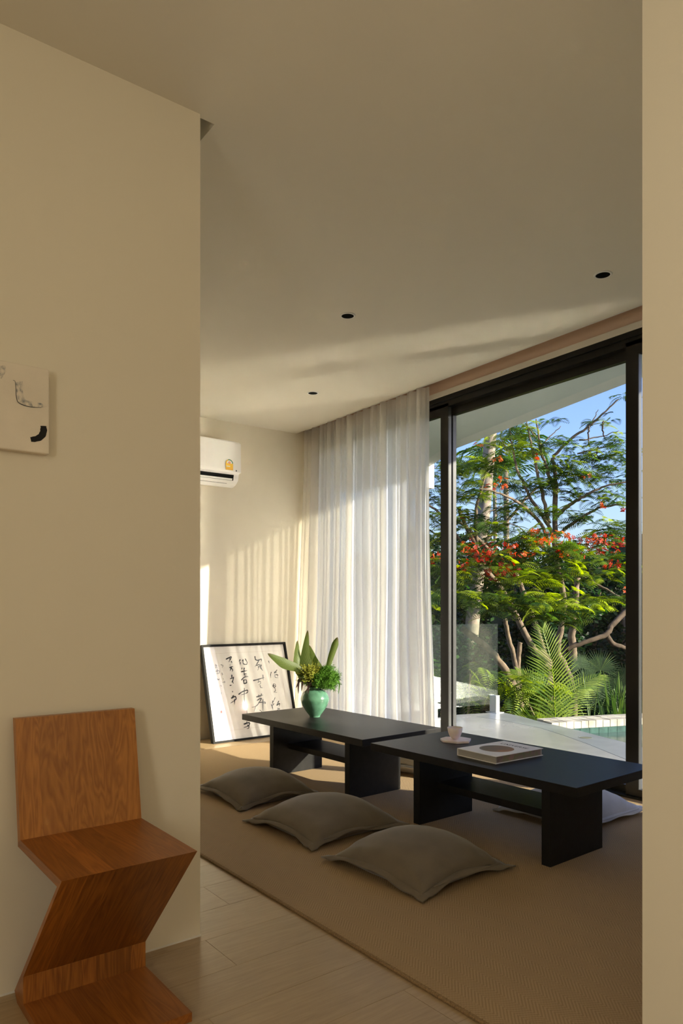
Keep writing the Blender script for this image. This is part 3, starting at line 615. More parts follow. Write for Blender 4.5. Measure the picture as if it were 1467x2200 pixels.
def foliage():
    t = empty('foliage_arrangement', (VX, VY, TZ+.02), label='loose arrangement of canna leaves, fern and yellow sprigs in the green vase', cat='plant')
    O = Vector(t.location)
    def lf(name, pts, wid, mat, side, cup=.35, n=22, pk=.45):
        pts = [P(*p)-O for p in pts]; fine = []
        k = len(pts)
        for i in range(n):
            s = i/(n-1)*(k-1); a = int(min(s, k-2)); q = s-a; p = [pts[max(a-1, 0)], pts[a], pts[a+1], pts[min(a+2, k-1)]]
            fine.append(.5*((2*p[1])+(p[2]-p[0])*q+(2*p[0]-5*p[1]+4*p[2]-p[3])*q*q+(3*p[1]-p[0]-3*p[2]+p[3])*q**3))
        mb = MB(); m = 7
        for i, p in enumerate(fine):
            s = i/(n-1); ww = wid*max(0, (s/pk if s < pk else (1-s)/(1-pk)))**(.7 if s < pk else .85)*(1+.05*math.sin(9*s+len(name)))+.0012; tg = (fine[min(i+1, n-1)]-fine[max(i-1, 0)]).normalized()
            sd = (side-tg*side.dot(tg)).normalized(); nr = tg.cross(sd)
            for j in range(m):
                a = (j/(m-1)*2-1); mb.v.append(tuple(p+sd*(a*ww*(1-.25*cup*abs(a)))+nr*(abs(a)**1.4*ww*cup+.0012*math.sin(i*2+j)*abs(a))))
        for i in range(n-1):
            for j in range(m-1): mb.f.append((i*m+j, i*m+j+1, (i+1)*m+j+1, (i+1)*m+j))
        o = mb.build(name, mat, t, True)
        for nm, vals in (('along', [i/(n-1) for i in range(n) for _ in range(m)]), ('across', [abs(j/(m-1)*2-1) for _ in range(n) for j in range(m)])):
            at_ = o.data.attributes.new(nm, 'FLOAT', 'POINT'); at_.data.foreach_set('value', np.array(vals, np.float32))
        return o
    D = 4.87; R = CR
    lf('canna_leaf', [(676, 1478, D), (664, 1450, D), (656, 1415, D), (661, 1354, D)], .062, VLEAF, R, .12, pk=.36)
    lf('canna_leaf', [(672, 1478, D), (650, 1450, D+.03), (640, 1415, D+.06), (639, 1376, D+.05)], .044, VLEAF, R*.8+CF*.5, .2, pk=.5)
    lf('canna_leaf', [(680, 1478, D+.03), (679, 1450, D+.04), (672, 1420, D+.05), (663, 1385, D+.03)], .056, VLEAF, R, .12, pk=.45)
    lf('canna_leaf', [(672, 1478, D), (645, 1440, D-.03), (612, 1426, D-.08), (575, 1404, D-.12)], .036, VLEAF, Vector((0, 0, 1)), .15, pk=.70)
    lf('canna_leaf', [(684, 1478, D), (703, 1435, D), (713, 1405, D), (725, 1369, D)], .026, VLEAF, R, .4, pk=.84)
    for a in ((642, 1464, 641, 1490), (650, 1466, 648, 1485), (645, 1460, 636, 1478), (662, 1470, 663, 1492), (668, 1468, 655, 1488)):
        lf('burgundy_leaf', [(672, 1476, D), ((a[0]+664)/2, a[1]-6, D-.03), (a[0], a[1], D-.05), (a[2], a[3], D-.05)], .011, VDARK, R, .2, 12)
    def spray(name, mat, centre, rad, nst, nn, ln, r, seed, thick=.0007):
        q = random.Random(seed); mb = MB(); base = Vector((0, 0, .16)); 
        for k in range(nst):
            d = Vector((q.gauss(0, 1), q.gauss(0, 1), q.gauss(0, 1))); d.normalize(); tip = centre+Vector((d.x*rad[0], d.y*rad[1], d.z*rad[2]))*q.uniform(.5, 1.05)
            mid = base.lerp(tip, .5)+Vector((0, 0, .03)); pts = [base, mid, tip]; mb.tube(pts, [thick*1.3, thick, thick*.6], 3, False)
            for j in range(nn):
                s = q.uniform(.45, 1); p = (base.lerp(mid, s*2) if s < .5 else mid.lerp(tip, s*2-1)); e = Vector((q.gauss(0, 1), q.gauss(0, 1), q.gauss(0, .8))).normalized(); L = ln*q.uniform(.5, 1)
                sd = e.cross(Vector((q.random(), q.random(), q.random()))).normalized()*r
                mb.add([p-sd*.4, p+e*L*.5+sd, p+e*L, p+e*L*.5-sd], [(0, 1, 2, 3)])
        return mb.build(name, mat, t, kind='stuff')
    c = lambda x, y, d: P(x, y, d)-O
    spray('fern_spray', FERN, c(707, 1456, D), (.080, .080, .092), 190, 90, .034, .0011, 1)
    spray('fern_spray', FERN, c(690, 1462, D-.03), (.06, .055, .06), 70, 60, .030, .0011, 2)
    spray('yellow_sprig', SOLID, c(660, 1448, D-.03), (.08, .07, .085), 150, 60, .010, .0021, 3)
    spray('yellow_sprig', SOLID, c(672, 1440, D), (.055, .06, .07), 90, 60, .009, .0021, 4)
    spray('green_sprig', VLEAF, c(655, 1460, D-.02), (.065, .06, .05), 60, 40, .016, .0018, 5)
    lf('hanging_tip', [(712, 1465, D), (724, 1462, D), (729, 1470, D), (727, 1491, D)], .006, FERN, R, .3, 12)
    st = MB()
    for k in range(9):
        a = k*.7; st.tube([(.015*math.cos(a), .015*math.sin(a), 0), (.020*math.cos(a), .020*math.sin(a), .18), (.05*math.cos(a), .05*math.sin(a), .25)], .0025, 5)
    st.build('stems', FSTEM, t)
foliage()

# ------------------------------------------------------------------ cup, saucer, book
cup = MB().lathe([(.0001, .004), (.016, .0005), (.020, .004), (.030, .016), (.038, .036), (.0425, .062), (.0415, .063), (.036, .040), (.024, .018), (.0001, .012)], 48).build('onyx_cup', PINK, None, True, label='small translucent pink stone cup standing on its pink stone coaster', cat='cup'); cup.location = (2.935, 2.795, TZ+.0125)
MB().prism([(-.085, .02), (-.055, -.055), (.01, -.085), (.085, -.03), (.075, .055), (.045, .06), (.01, .09), (-.05, .075)][::1], 0, .012).build('stone_coaster', PINK, None, bevel=.002, label='flat angular pink stone coaster under the pink cup on the near table', cat='coaster').location = (2.935, 2.785, TZ)
def book():
    t = empty('coffee_table_book', (2.652, 2.263, TZ), math.radians(-1.5), label='thick white hardback with an orange planet disc on its cover, on the near table', cat='book')
    bw, bh, th = .345, .255, .036
    box('back_cover', (0, bw, 0, bh, 0, .003), BOOKW, t, .0006); box('front_cover', (0, bw, 0, bh, th-.003, th), BOOKW, t, .0006)
    box('spine', (0, bw, bh-.003, bh, .003, th-.003), BOOKW, t)
    pg = M('page_edges'); c = pg.coord(scale=(1, 1, 900)); n = pg.N('ShaderNodeTexNoise', i_Scale=1.0); pg.L(c, n.inputs['Vector']); pg.L(pg.ramp(n.outputs[0], [(.3, (.30, .28, .25, 1)), (.7, (.50, .47, .43, 1))]), pg.b.inputs['Base Color'])
    box('page_block', (.005, bw-.005, .005, bh-.003, .003, th-.003), pg.m, t)
    fe = M('printed_fore_edge'); n = fe.N('ShaderNodeTexNoise', i_Scale=14.0, i_Detail=5.0); fe.L(fe.coord(), n.inputs['Vector']); fe.L(fe.ramp(n.outputs[0], [(.3, (.10, .10, .12, 1)), (.45, (.28, .20, .17, 1)), (.55, (.22, .23, .12, 1)), (.65, (.36, .22, .18, 1))]), fe.b.inputs['Base Color'])
    box('printed_fore_edge', (.012, bw-.016, .0042, .0049, .004, th-.004), fe.m, t)
    pl = M('planet_print'); c = pl.coord(scale=(6, 6, 1)); n = pl.N('ShaderNodeTexNoise', i_Scale=1.6, i_Detail=8.0, i_Distortion=1.0); pl.L(c, n.inputs['Vector'])
    sp = pl.N('ShaderNodeSeparateXYZ'); pl.L(pl.coord(), sp.inputs[0]); f = pl.math('ADD', pl.math('MULTIPLY', n.outputs[0], .9), pl.math('MULTIPLY', pl.math('SUBTRACT', .13, sp.outputs[1]), 2.6))
    pl.L(pl.ramp(f, [(.2, (.16, .13, .07, 1)), (.45, (.27, .15, .05, 1)), (.7, (.50, .20, .05, 1)), (.9, (.55, .30, .12, 1))]), pl.b.inputs['Base Color'])
    MB().add([(.150+.085*math.cos(a), .130+.085*math.sin(a), th+.0003) for a in np.linspace(0, 2*pi, 49)[:-1]], [tuple(range(48))]).build('planet_disc', pl.m, t)
    lettering('title_letter_row', 'UNIVERSE', .036, INK, t, (.262, .125, th+.0004), (0, 0, -pi/2), 1.12, .0002)
book()

# ------------------------------------------------------------------ outside: deck, pool, roof
edge = [(6.075, 5.099), (5.999, 4.783), (5.903, 4.535), (5.807, 4.218), (5.722, 3.904), (5.628, 3.649), (5.526, 3.334), (5.33, 2.85), (5.10, 2.30), (4.95, 1.6), (4.90, .6), (4.9, -9.0)]
rail_e = [(6.0, 5.13), (5.562, 5.268), (5.163, 5.247), (4.3, 5.35)]
box_y = [(4.11, 5.40)]
MB().prism([(4.11, -9.0)]+edge[::-1]+rail_e[:3]+[(4.11, 5.36)], -.25, 0).build('terrace_deck', DECK, kind='structure')
inner = [(5.635, 4.722), (5.554, 4.193), (5.433, 3.912), (5.234, 3.511), (4.917, 2.97), (4.78, 2.5), (4.66, 1.8), (4.6, .6), (4.6, -3.0)]
MB().prism([(5.62, 5.05)]+[(x-.004, y) for x, y in edge[:8]]+[(x-.004, y) for x, y in edge[8:]]+inner[::-1], 0.0, .0015).build('trim_4', DECKB, kind='structure')  # slightly darker, bluer band along the pool side of the deck
dr = empty('floor_drain', (*[5.45, 3.66], .0015), label='small round drain cover set in the terrace concrete beside the pool', cat='drain')
MB().lathe([(.0001, .002), (.045, .002), (.050, .0005)], 32).build('drain_cover', plain('drain_bronze', (.16, .16, .10, 1), .5), dr)
MB().lathe([(.052, .001), (.054, .002), (.060, .001)], 32).build('drain_rim', STEEL, dr)
# pool
pool = empty('pool', (6.4, 3.0, -1.2), label='green-tiled swimming pool seen past the terrace edge at the right', cat='pool')
def pp(mb, name, mat, par=pool, **k):
    mb.v = [(x-6.4, y-3.0, z+1.2) for x, y, z in mb.v]; return mb.build(name, mat, par, **k)
A = Vector((5.834, 4.29, 0)); B = Vector((7.55, 3.66, 0)); dd = (B-A).normalized(); nn = Vector((-dd.y, dd.x, 0))
q = MB().prism([(5.0, -9), (9.5, -9), (B.x+.2, B.y), (A.x, A.y), (5.3, 3.0)], -1.2, -.115); pp(q, 'water', WATER)
L_ = (B-A).length; n = 22
for i in range(n):
    a = A+dd*(L_*i/n+.003); b = A+dd*(L_*(i+1)/n-.003); zt = random.uniform(-.003, .003)
    pp(MB().prism([tuple((a)[:2]), tuple((b)[:2]), tuple((b+nn*.14)[:2]), tuple((a+nn*.14)[:2])], -.055, .012+zt), 'coping_stone', STONE)
    pp(MB().prism([tuple((a+nn*.145)[:2]), tuple((b+nn*.145)[:2]), tuple((b+nn*.26)[:2]), tuple((a+nn*.26)[:2])], -.05, .016+zt), 'coping_stone', STONE)
n = 17
for i in range(n):
    a = A+dd*(L_*i/n+.002); b = A+dd*(L_*(i+1)/n-.002)
    pp(MB().prism([tuple((a+nn*.006)[:2]), tuple((b+nn*.006)[:2]), tuple((b+nn*.03)[:2]), tuple((a+nn*.03)[:2])], -.30, -.057), 'wall_tile', TILE)
pp(MB().prism([tuple((A+nn*.03)[:2]), tuple((B+nn*.03)[:2]), tuple((B+nn*.26)[:2]), tuple((A+nn*.26)[:2])], -1.15, -.052), 'pool_wall', plain('pool_grout', (.05, .06, .05, 1), .9))
# glass railing on steel spigots
rl = empty('glass_railing', (5.6, 5.25, 0), label='clear glass balustrade panel held by steel spigots at the terrace end', cat='railing')
def railpart(mb, name, mat, **k): mb.v = [(x-5.6, y-5.25, z) for x, y, z in mb.v]; return mb.build(name, mat, rl, **k)
def seg(a, b, th, z0, z1):
    a = Vector((*a, 0)); b = Vector((*b, 0)); d = (b-a).normalized(); m = Vector((-d.y, d.x, 0))*th/2
    return MB().prism([tuple((a-m)[:2]), tuple((b-m)[:2]), tuple((b+m)[:2]), tuple((a+m)[:2])], z0, z1)
railpart(seg((4.16, 5.37), (6.06, 5.15), .012, .09, .945), 'glass_panel', RAIL)
for x, y in ((6.0, 5.12), (5.17, 5.215), (4.35, 5.31)):
    railpart(MB().box(x-.030, x+.030, y-.028, y+.062, .008, .185), 'spigot', STEEL, bevel=.004); railpart(MB().box(x-.06, x+.06, y-.06, y+.09, 0, .008), 'base_plate', STEEL)
# roof overhang
ev = [(4.0, -4.0), (4.35, -1.5), (4.75, 1.0), (5.29, 3.19), (5.59, 4.3), (5.93, 5.61), (6.42, 6.53), (7.3, 7.6), (7.3, 9), (-2.2, 9), (-2.2, -4.0)]
MB().prism(ev, 3.16, 3.34).build('trim_roof_slab', SOFFIT, kind='structure')
MB().prism([(4.13, -4.0)]+[(x-.10, y) for x, y in ev[1:7]]+[(7.1, 7.6), (7.1, 9), (4.13, 9)], 2.93, 3.16).build('trim_soffit', SOFFIT, kind='structure')
lip = MB(); e2 = ev[:8]
for (ax, ay), (bx, by) in zip(e2[:-1], e2[1:]):
    lip.add([(ax, ay, 2.895), (bx, by, 2.895), (bx-.16, by, 2.945), (ax-.16, ay, 2.945), (ax, ay, 3.34), (bx, by, 3.34)], [(0, 3, 2, 1), (0, 1, 5, 4)])
lip.build('trim_eave_lip', FASCIA, kind='structure')
fin = box('wall_fin', (6.36, 6.5, 6.55, 6.8, 2.62, 2.93), HOUSE, kind='structure')
box('ground', (2, 45, 5.9, 50, -1.9, -1.6), GROUND, kind='structure'); box('ground_side', (8.2, 45, -20, 5.9, -1.9, -1.6), GROUND, kind='structure')

# ------------------------------------------------------------------ outside: planting
def mats4(pos, az, el, roll, sc):
    """rotation frames for many leaves: x along the leaf, z its normal"""
    ca, sa, ce, se = np.cos(az), np.sin(az), np.cos(el), np.sin(el)
    X = np.stack([ca*ce, sa*ce, se], -1); H = np.stack([-sa, ca, 0*az], -1); Z = np.cross(X, H)
    cr, sr = np.cos(roll)[:, None], np.sin(roll)[:, None]; Y2 = H*cr+Z*sr; Z2 = np.cross(X, Y2)
    return X*sc[:, None], Y2*sc[:, None], Z2*sc[:, None]
def scatter(tv, tf, pos, az, el, roll, sc):
    X, Y, Z = mats4(pos, az, el, roll, sc)
    V = pos[:, None, :]+tv[None, :, 0, None]*X[:, None, :]+tv[None, :, 1, None]*Y[:, None, :]+tv[None, :, 2, None]*Z[:, None, :]
    F = tf[None]+(np.arange(len(pos))*len(tv))[:, None, None]
    return V.reshape(-1, 3), F.reshape(-1, 4)
def feather(npairs=11, L=.36):      # a twice-pinnate leaf: midrib with pairs of narrow pinnae
    v = []; f = []
    v += [(0, -.0015, 0), (0, .0015, 0), (L*.5, .001, .03), (L*.5, -.001, .03)]; f += [(0, 1, 2, 3)]
    v += [(L*.5, -.001, .03), (L*.5, .001, .03), (L, .001, -.02), (L, -.001, -.02)]; f += [(4, 5, 6, 7)]
    for i in range(npairs):
        s = .12+.88*i/(npairs-1); x = L*s; z = .12*L*math.sin(pi*s)-.06*s*L; ln = .135*math.sin(pi*min(1, .25+.70*s))**.8*L/.36
        for sg in (-1, 1):
            dx = ln*.38; n = len(v); w = .0105*L/.36
            v += [(x, 0, z), (x+dx*.5+w, sg*ln*.5, z+.004), (x+dx, sg*ln, z-.03*L), (x+dx*.5-w, sg*ln*.5, z+.004)]; f += [(n, n+1, n+2, n+3)]
    return np.array(v, float), np.array(f)
FV, FF = feather()
FLV = []; FLF = []
for i in range(5):
    a = 2*pi*i/5; c, s = math.cos(a), math.sin(a); n = len(FLV); FLV += [(0, 0, 0), (c*.6-s*.3, s*.6+c*.3, .3), (c, s, .15), (c*.6+s*.3, s*.6-c*.3, .3)]; FLF.append((n, n+1, n+2, n+3))
FLV = np.array(FLV); FLF = np.array(FLF)
OV = np.array([(0, 0, 0), (.5, -.28, .05), (1, 0, -.1), (.5, .28, .05)]); OF = np.array([(0, 1, 2, 3)])
def arr(pts): return np.array([tuple(p) for p in pts])
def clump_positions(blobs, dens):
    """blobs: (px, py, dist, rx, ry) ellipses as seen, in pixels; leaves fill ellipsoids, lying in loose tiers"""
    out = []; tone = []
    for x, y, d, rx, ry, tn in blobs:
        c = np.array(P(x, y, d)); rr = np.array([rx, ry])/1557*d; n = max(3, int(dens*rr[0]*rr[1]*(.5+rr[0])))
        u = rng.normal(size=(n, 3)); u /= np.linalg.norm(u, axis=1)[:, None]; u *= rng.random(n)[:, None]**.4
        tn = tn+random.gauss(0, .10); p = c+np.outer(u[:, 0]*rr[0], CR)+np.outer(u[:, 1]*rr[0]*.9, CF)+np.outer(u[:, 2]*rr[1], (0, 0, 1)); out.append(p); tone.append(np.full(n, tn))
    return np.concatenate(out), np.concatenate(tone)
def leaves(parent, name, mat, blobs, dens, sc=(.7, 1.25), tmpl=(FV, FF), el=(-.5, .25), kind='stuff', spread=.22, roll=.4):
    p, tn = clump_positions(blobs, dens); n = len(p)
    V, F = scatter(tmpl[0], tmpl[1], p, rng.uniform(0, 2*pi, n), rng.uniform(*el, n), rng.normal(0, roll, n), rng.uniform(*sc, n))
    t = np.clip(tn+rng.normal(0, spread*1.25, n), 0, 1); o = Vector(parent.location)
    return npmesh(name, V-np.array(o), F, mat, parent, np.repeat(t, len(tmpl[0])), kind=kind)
def branch(parent, name, pts, r0, r1, mat=BARK, wob=.009, n=8):
    pts = [P(*p) for p in pts]; k = len(pts); fine = []; N = max(6, 5*k)
    for i in range(N):
        s = i/(N-1)*(k-1); a = int(min(s, k-2)); q = s-a; p = [pts[max(a-1, 0)], pts[a], pts[a+1], pts[min(a+2, k-1)]]
        v = .5*((2*p[1])+(p[2]-p[0])*q+(2*p[0]-5*p[1]+4*p[2]-p[3])*q*q+(3*p[1]-p[0]-3*p[2]+p[3])*q**3)
        fine.append(v+Vector((random.gauss(0, wob), random.gauss(0, wob), random.gauss(0, wob)))*(.6 if 0 < i < N-1 else 0)-Vector(parent.location))
    return MB().tube(fine, [r0+(r1-r0)*i/(N-1) for i in range(N)], n).build(name, mat, parent, True)

# --- the flame tree in the middle of the window
T = empty('flame_tree', tuple(P(1225, 1500, 10.4)), label='feathery flame tree with red blossom filling the middle of the window view', cat='tree')
branch(T, 'trunk', [(1228, 1620, 10.4), (1232, 1500, 10.4), (1218, 1440, 10.4), (1198, 1400, 10.4), (1205, 1350, 10.4), (1212, 1290, 10.4), (1195, 1200, 10.4), (1192, 1130, 10.4), (1195, 1040, 10.4)], .055, .035)
branch(T, 'trunk', [(1232, 1420, 10.6), (1230, 1350, 10.6), (1236, 1290, 10.6), (1240, 1230, 10.7)], .06, .04)
br = [[(1192, 1170, 10.4), (1178, 1130, 10.3), (1140, 1070, 10.2), (1112, 1010, 10.1), (1100, 960, 10.1), (1094, 918, 10.0)],
      [(1180, 1125, 10.3), (1165, 1060, 10.2), (1150, 1000, 10.1), (1140, 950, 10), (1132, 905, 10)],
      [(1193, 1060, 10.3), (1175, 1010, 10.2), (1160, 960, 10.1), (1152, 900, 10.0)],
      [(1195, 1040, 10.4), (1190, 1000, 10.3), (1188, 982, 10.3), (1225, 945, 10.2), (1262, 918, 10.1), (1290, 893, 10), (1328, 858, 9.9)],
      [(1196, 1110, 10.4), (1225, 1085, 10.2), (1262, 1062, 10), (1300, 1045, 9.9), (1360, 1035, 9.8)],
      [(1198, 1150, 10.4), (1240, 1118, 10.3), (1290, 1090, 10.2), (1345, 1085, 10)],
      [(1180, 1180, 10.4), (1165, 1130, 10.2), (1120, 1085, 10), (1075, 1060, 9.8), (1030, 1050, 9.7)],
      [(1205, 1230, 10.4), (1250, 1240, 10.2), (1300, 1265, 10), (1345, 1290, 9.9)],
      [(1190, 1200, 10.4), (1150, 1165, 10.2), (1110, 1130, 10.1), (1060, 1120, 10)],
      [(1262, 918, 10.1), (1275, 900, 10.1), (1285, 880, 10.1)], [(1245, 945, 10.1), (1290, 938, 10.1), (1330, 925, 10)], [(1240, 975, 10.2), (1300, 960, 10.1), (1345, 950, 10)],
      [(1140, 1070, 10.2), (1100, 1080, 10.1), (1050, 1100, 10)], [(1212, 1290, 10.4), (1170, 1280, 10), (1130, 1250, 9.8), (1090, 1240, 9.6)],
      [(1092, 970, 10.1), (1080, 950, 10), (1072, 935, 10)], [(1150, 940, 10), (1135, 920, 10), (1118, 908, 10)], [(1160, 960, 10), (1185, 935, 10), (1205, 915, 10)]]
for i, b in enumerate(br): branch(T, 'branch', b, .030 if i < 8 else .012, .009 if i < 8 else .004)
for a, b in (((1265, 915), (1266, 960)), ((1296, 905), (1298, 940)), ((1284, 960), (1286, 985))):
    branch(T, 'seed_pod', [(a[0], a[1], 10), (a[0]-2, (a[1]+b[1])/2, 10), (b[0], b[1], 10)], .014, .008, plain('seed_pod', (.05, .03, .02, 1), .8))
up = [(1145, 915, 10, 30, 12, .6), (1120, 935, 10, 28, 14, .55), (1100, 925, 10, 22, 10, .6), (1175, 900, 10, 20, 9, .5), (1072, 955, 10.2, 45, 18, .6), (1130, 965, 10, 42, 18, .55), (1200, 950, 10, 34, 14, .5), (1335, 850, 9.9, 18, 12, .5), (1290, 905, 10, 34, 9, .45),
      (1240, 960, 10, 34, 10, .5), (1320, 945, 10, 34, 14, .6), (1330, 975, 10, 36, 16, .55), (1280, 985, 10, 46, 18, .5), (1210, 1000, 10, 46, 18, .45), (1250, 1020, 10, 50, 20, .45), (1180, 1040, 10.1, 50, 18, .4), (1120, 1040, 10.2, 44, 14, .5), (1320, 1020, 10, 40, 22, .5), (1230, 1065, 10.2, 44, 12, .4),
      (1050, 1000, 10.3, 55, 22, .6), (1310, 1070, 10, 40, 20, .45), (1100, 1090, 10.2, 55, 16, .45), (1170, 1100, 10, 46, 12, .4), (1250, 1110, 10.2, 40, 14, .35), (1330, 1130, 10, 34, 22, .4), (1060, 1130, 10, 60, 22, .45)]
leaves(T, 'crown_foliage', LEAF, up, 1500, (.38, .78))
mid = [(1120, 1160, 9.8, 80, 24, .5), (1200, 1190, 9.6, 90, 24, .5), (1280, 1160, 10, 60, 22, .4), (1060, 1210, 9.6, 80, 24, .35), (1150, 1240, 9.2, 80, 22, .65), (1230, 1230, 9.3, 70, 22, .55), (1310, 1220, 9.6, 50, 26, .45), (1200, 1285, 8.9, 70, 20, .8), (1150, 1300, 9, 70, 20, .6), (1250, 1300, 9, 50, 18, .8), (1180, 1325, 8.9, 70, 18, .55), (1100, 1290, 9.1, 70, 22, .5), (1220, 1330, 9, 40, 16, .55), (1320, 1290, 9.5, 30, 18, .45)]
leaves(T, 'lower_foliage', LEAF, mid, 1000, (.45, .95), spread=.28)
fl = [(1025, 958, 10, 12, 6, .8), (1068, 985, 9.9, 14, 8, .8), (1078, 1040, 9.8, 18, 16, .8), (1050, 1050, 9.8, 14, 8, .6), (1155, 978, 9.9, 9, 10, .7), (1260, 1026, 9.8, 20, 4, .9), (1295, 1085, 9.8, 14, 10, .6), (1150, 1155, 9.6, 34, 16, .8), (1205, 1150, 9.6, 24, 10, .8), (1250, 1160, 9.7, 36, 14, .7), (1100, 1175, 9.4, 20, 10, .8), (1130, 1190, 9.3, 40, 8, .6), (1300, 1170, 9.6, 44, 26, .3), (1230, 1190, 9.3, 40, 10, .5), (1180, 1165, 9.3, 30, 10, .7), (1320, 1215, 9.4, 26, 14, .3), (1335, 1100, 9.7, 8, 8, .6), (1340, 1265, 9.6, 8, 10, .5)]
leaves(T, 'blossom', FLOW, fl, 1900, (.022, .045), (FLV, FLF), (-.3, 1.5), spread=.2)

# --- second tree, left behind the mullion, with the leaning bare limbs
T2 = empty('leaning_tree', tuple(P(1130, 1400, 11.5)), label='leaning tree with pale bare limbs and red blossom at the left of the window view', cat='tree')
for b, r in (([(1175, 1420, 11.5), (1125, 1270, 11.4), (1090, 1210, 11.3), (1060, 1190, 11.3), (1010, 1140, 11.2), (985, 1120, 11.2)], .045), ([(1150, 1400, 11.2), (1078, 1268, 11.2), (1045, 1225, 11.1), (1025, 1175, 11), (1000, 1130, 11), (985, 1090, 11)], .05),
             ([(1025, 1175, 11), (1022, 1100, 11), (1035, 1050, 11), (1050, 990, 11)], .03), ([(1040, 1160, 11), (1090, 1120, 11), (1140, 1060, 11), (1180, 1040, 11)], .03), ([(1045, 1225, 11), (1000, 1180, 10.8), (950, 1110, 10.6), (915, 1080, 10.5)], .03), ([(985, 1120, 11), (950, 1150, 10.8), (910, 1130, 10.7)], .02)):
    branch(T2, 'branch', b, r, r*.45)
branch(T2, 'trunk', [(1190, 1560, 11.3), (1175, 1450, 11.4), (1175, 1420, 11.5), (1150, 1400, 11.2)], .09, .07)
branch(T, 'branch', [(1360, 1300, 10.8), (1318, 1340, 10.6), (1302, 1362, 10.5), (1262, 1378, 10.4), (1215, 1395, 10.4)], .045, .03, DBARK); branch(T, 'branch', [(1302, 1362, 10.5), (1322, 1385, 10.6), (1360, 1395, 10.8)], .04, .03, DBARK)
branch(T2, 'fallen_limb', [(990, 1350, 9.3), (1030, 1378, 9.3), (1062, 1408, 9.3), (1098, 1460, 9.3), (1120, 1520, 9.3)], .042, .05)
branch(T2, 'bare_stem', [(1085, 1330, 9.8), (1092, 1370, 9.8), (1108, 1430, 9.8), (1112, 1500, 9.8)], .03, .035); branch(T2, 'bare_stem', [(1118, 1380, 9.9), (1114, 1420, 9.9), (1116, 1480, 9.9)], .03, .035)
l2 = [(1000, 1000, 11, 40, 26, .6), (960, 1010, 11, 60, 26, .55), (1000, 1060, 11, 50, 24, .5), (935, 1060, 10.8, 45, 26, .5), (1040, 1060, 11, 30, 16, .45), (960, 1110, 10.6, 60, 22, .45), (1010, 1120, 10.8, 46, 18, .4), (930, 1160, 10.4, 50, 26, .5), (1000, 1180, 10.2, 50, 14, .55), (945, 1230, 9.6, 50, 34, .45), (1010, 1240, 9.4, 40, 18, .55), (1030, 1290, 9, 60, 20, .5), (1000, 1280, 8.9, 40, 22, .7), (930, 1300, 9, 50, 34, .4), (1060, 1310, 9, 60, 16, .4), (1060, 1255, 9.8, 50, 14, .3)]
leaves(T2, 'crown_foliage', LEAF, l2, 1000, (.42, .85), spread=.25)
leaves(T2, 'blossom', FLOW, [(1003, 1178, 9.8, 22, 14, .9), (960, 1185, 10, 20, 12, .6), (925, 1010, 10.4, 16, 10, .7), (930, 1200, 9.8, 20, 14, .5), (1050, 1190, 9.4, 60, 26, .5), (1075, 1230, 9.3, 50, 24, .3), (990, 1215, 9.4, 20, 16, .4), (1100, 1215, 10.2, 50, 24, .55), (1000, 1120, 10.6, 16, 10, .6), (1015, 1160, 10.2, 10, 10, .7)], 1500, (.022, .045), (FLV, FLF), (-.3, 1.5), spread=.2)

# --- tall palm with a pale trunk, and two far palms
def frond_mesh(pts, ln, npairs, droop, wid, parent, name, mat=PALM, tone=.5, side=None, vfold=.35, spread=.15):
    """a feather palm frond: midrib tube is part of the mesh; leaflets are long folded blades"""
    pts = [Vector(p) for p in pts]; k = len(pts); V = []; F = []; tn = []
    def at(s):
        s = s*(k-1); a = int(min(s, k-2)); q = s-a; p = [pts[max(a-1, 0)], pts[a], pts[a+1], pts[min(a+2, k-1)]]
        return .5*((2*p[1])+(p[2]-p[0])*q+(2*p[0]-5*p[1]+4*p[2]-p[3])*q*q+(3*p[1]-p[0]-3*p[2]+p[3])*q**3)
    for i in range(12):
        a, b = at(i/12), at((i+1)/12); w = (.014*(1-i/13)+.003)*wid/.03; sd = (b-a).cross(Vector((0, 0, 1)))
        sd = sd.normalized()*w if sd.length > 1e-4 else Vector((w, 0, 0)); n = len(V)
        V += [a-sd, a+sd, b+sd, b-sd]; F.append((n, n+1, n+2, n+3)); tn += [.95]*4
    for i in range(npairs):
        s = .10+.90*i/(npairs-1); p = at(s); t = (at(min(1, s+.02))-at(max(0, s-.02))).normalized()
        sd = side-t*side.dot(t) if side is not None else t.cross(Vector((0, 0, 1)))
        sd = sd.normalized(); L = ln*math.sin(pi*min(1, .22+.72*s))**.7*random.uniform(.9, 1.05)
        for sg in (-1, 1):
            d = (sd*sg*math.cos(.55+.5*s)+t*math.sin(.55+.5*s)); nr = d.cross(t).normalized()
            m = p+d*L*.5+Vector((0, 0, -droop*L*.15)); e = p+d*L+Vector((0, 0, -droop*L*(.5+.3*random.random()))); w = t*wid*.5; n = len(V); tt = min(1, max(0, tone+random.gauss(0, spread)+sg*.1))
            V += [p-w*.6, p+w*.6, m+w, m-w, e]; F += [(n, n+1, n+2, n+3), (n+3, n+2, n+4, n+4)]; tn += [tt]*5
    F = [f if f[2] != f[3] else (f[0], f[1], f[2], f[2]) for f in F]
    me = bpy.data.meshes.new(name); O = Vector(parent.location); me.from_pydata([tuple(v-O) for v in V], [], [f if f[2] != f[3] else f[:3] for f in F]); me.update()
    at_ = me.attributes.new('tone', 'FLOAT', 'POINT'); at_.data.foreach_set('value', np.array(tn, np.float32)); me.materials.append(mat)
    o = bpy.data.objects.new(name, me); C.objects.link(o); o.parent = parent; return o
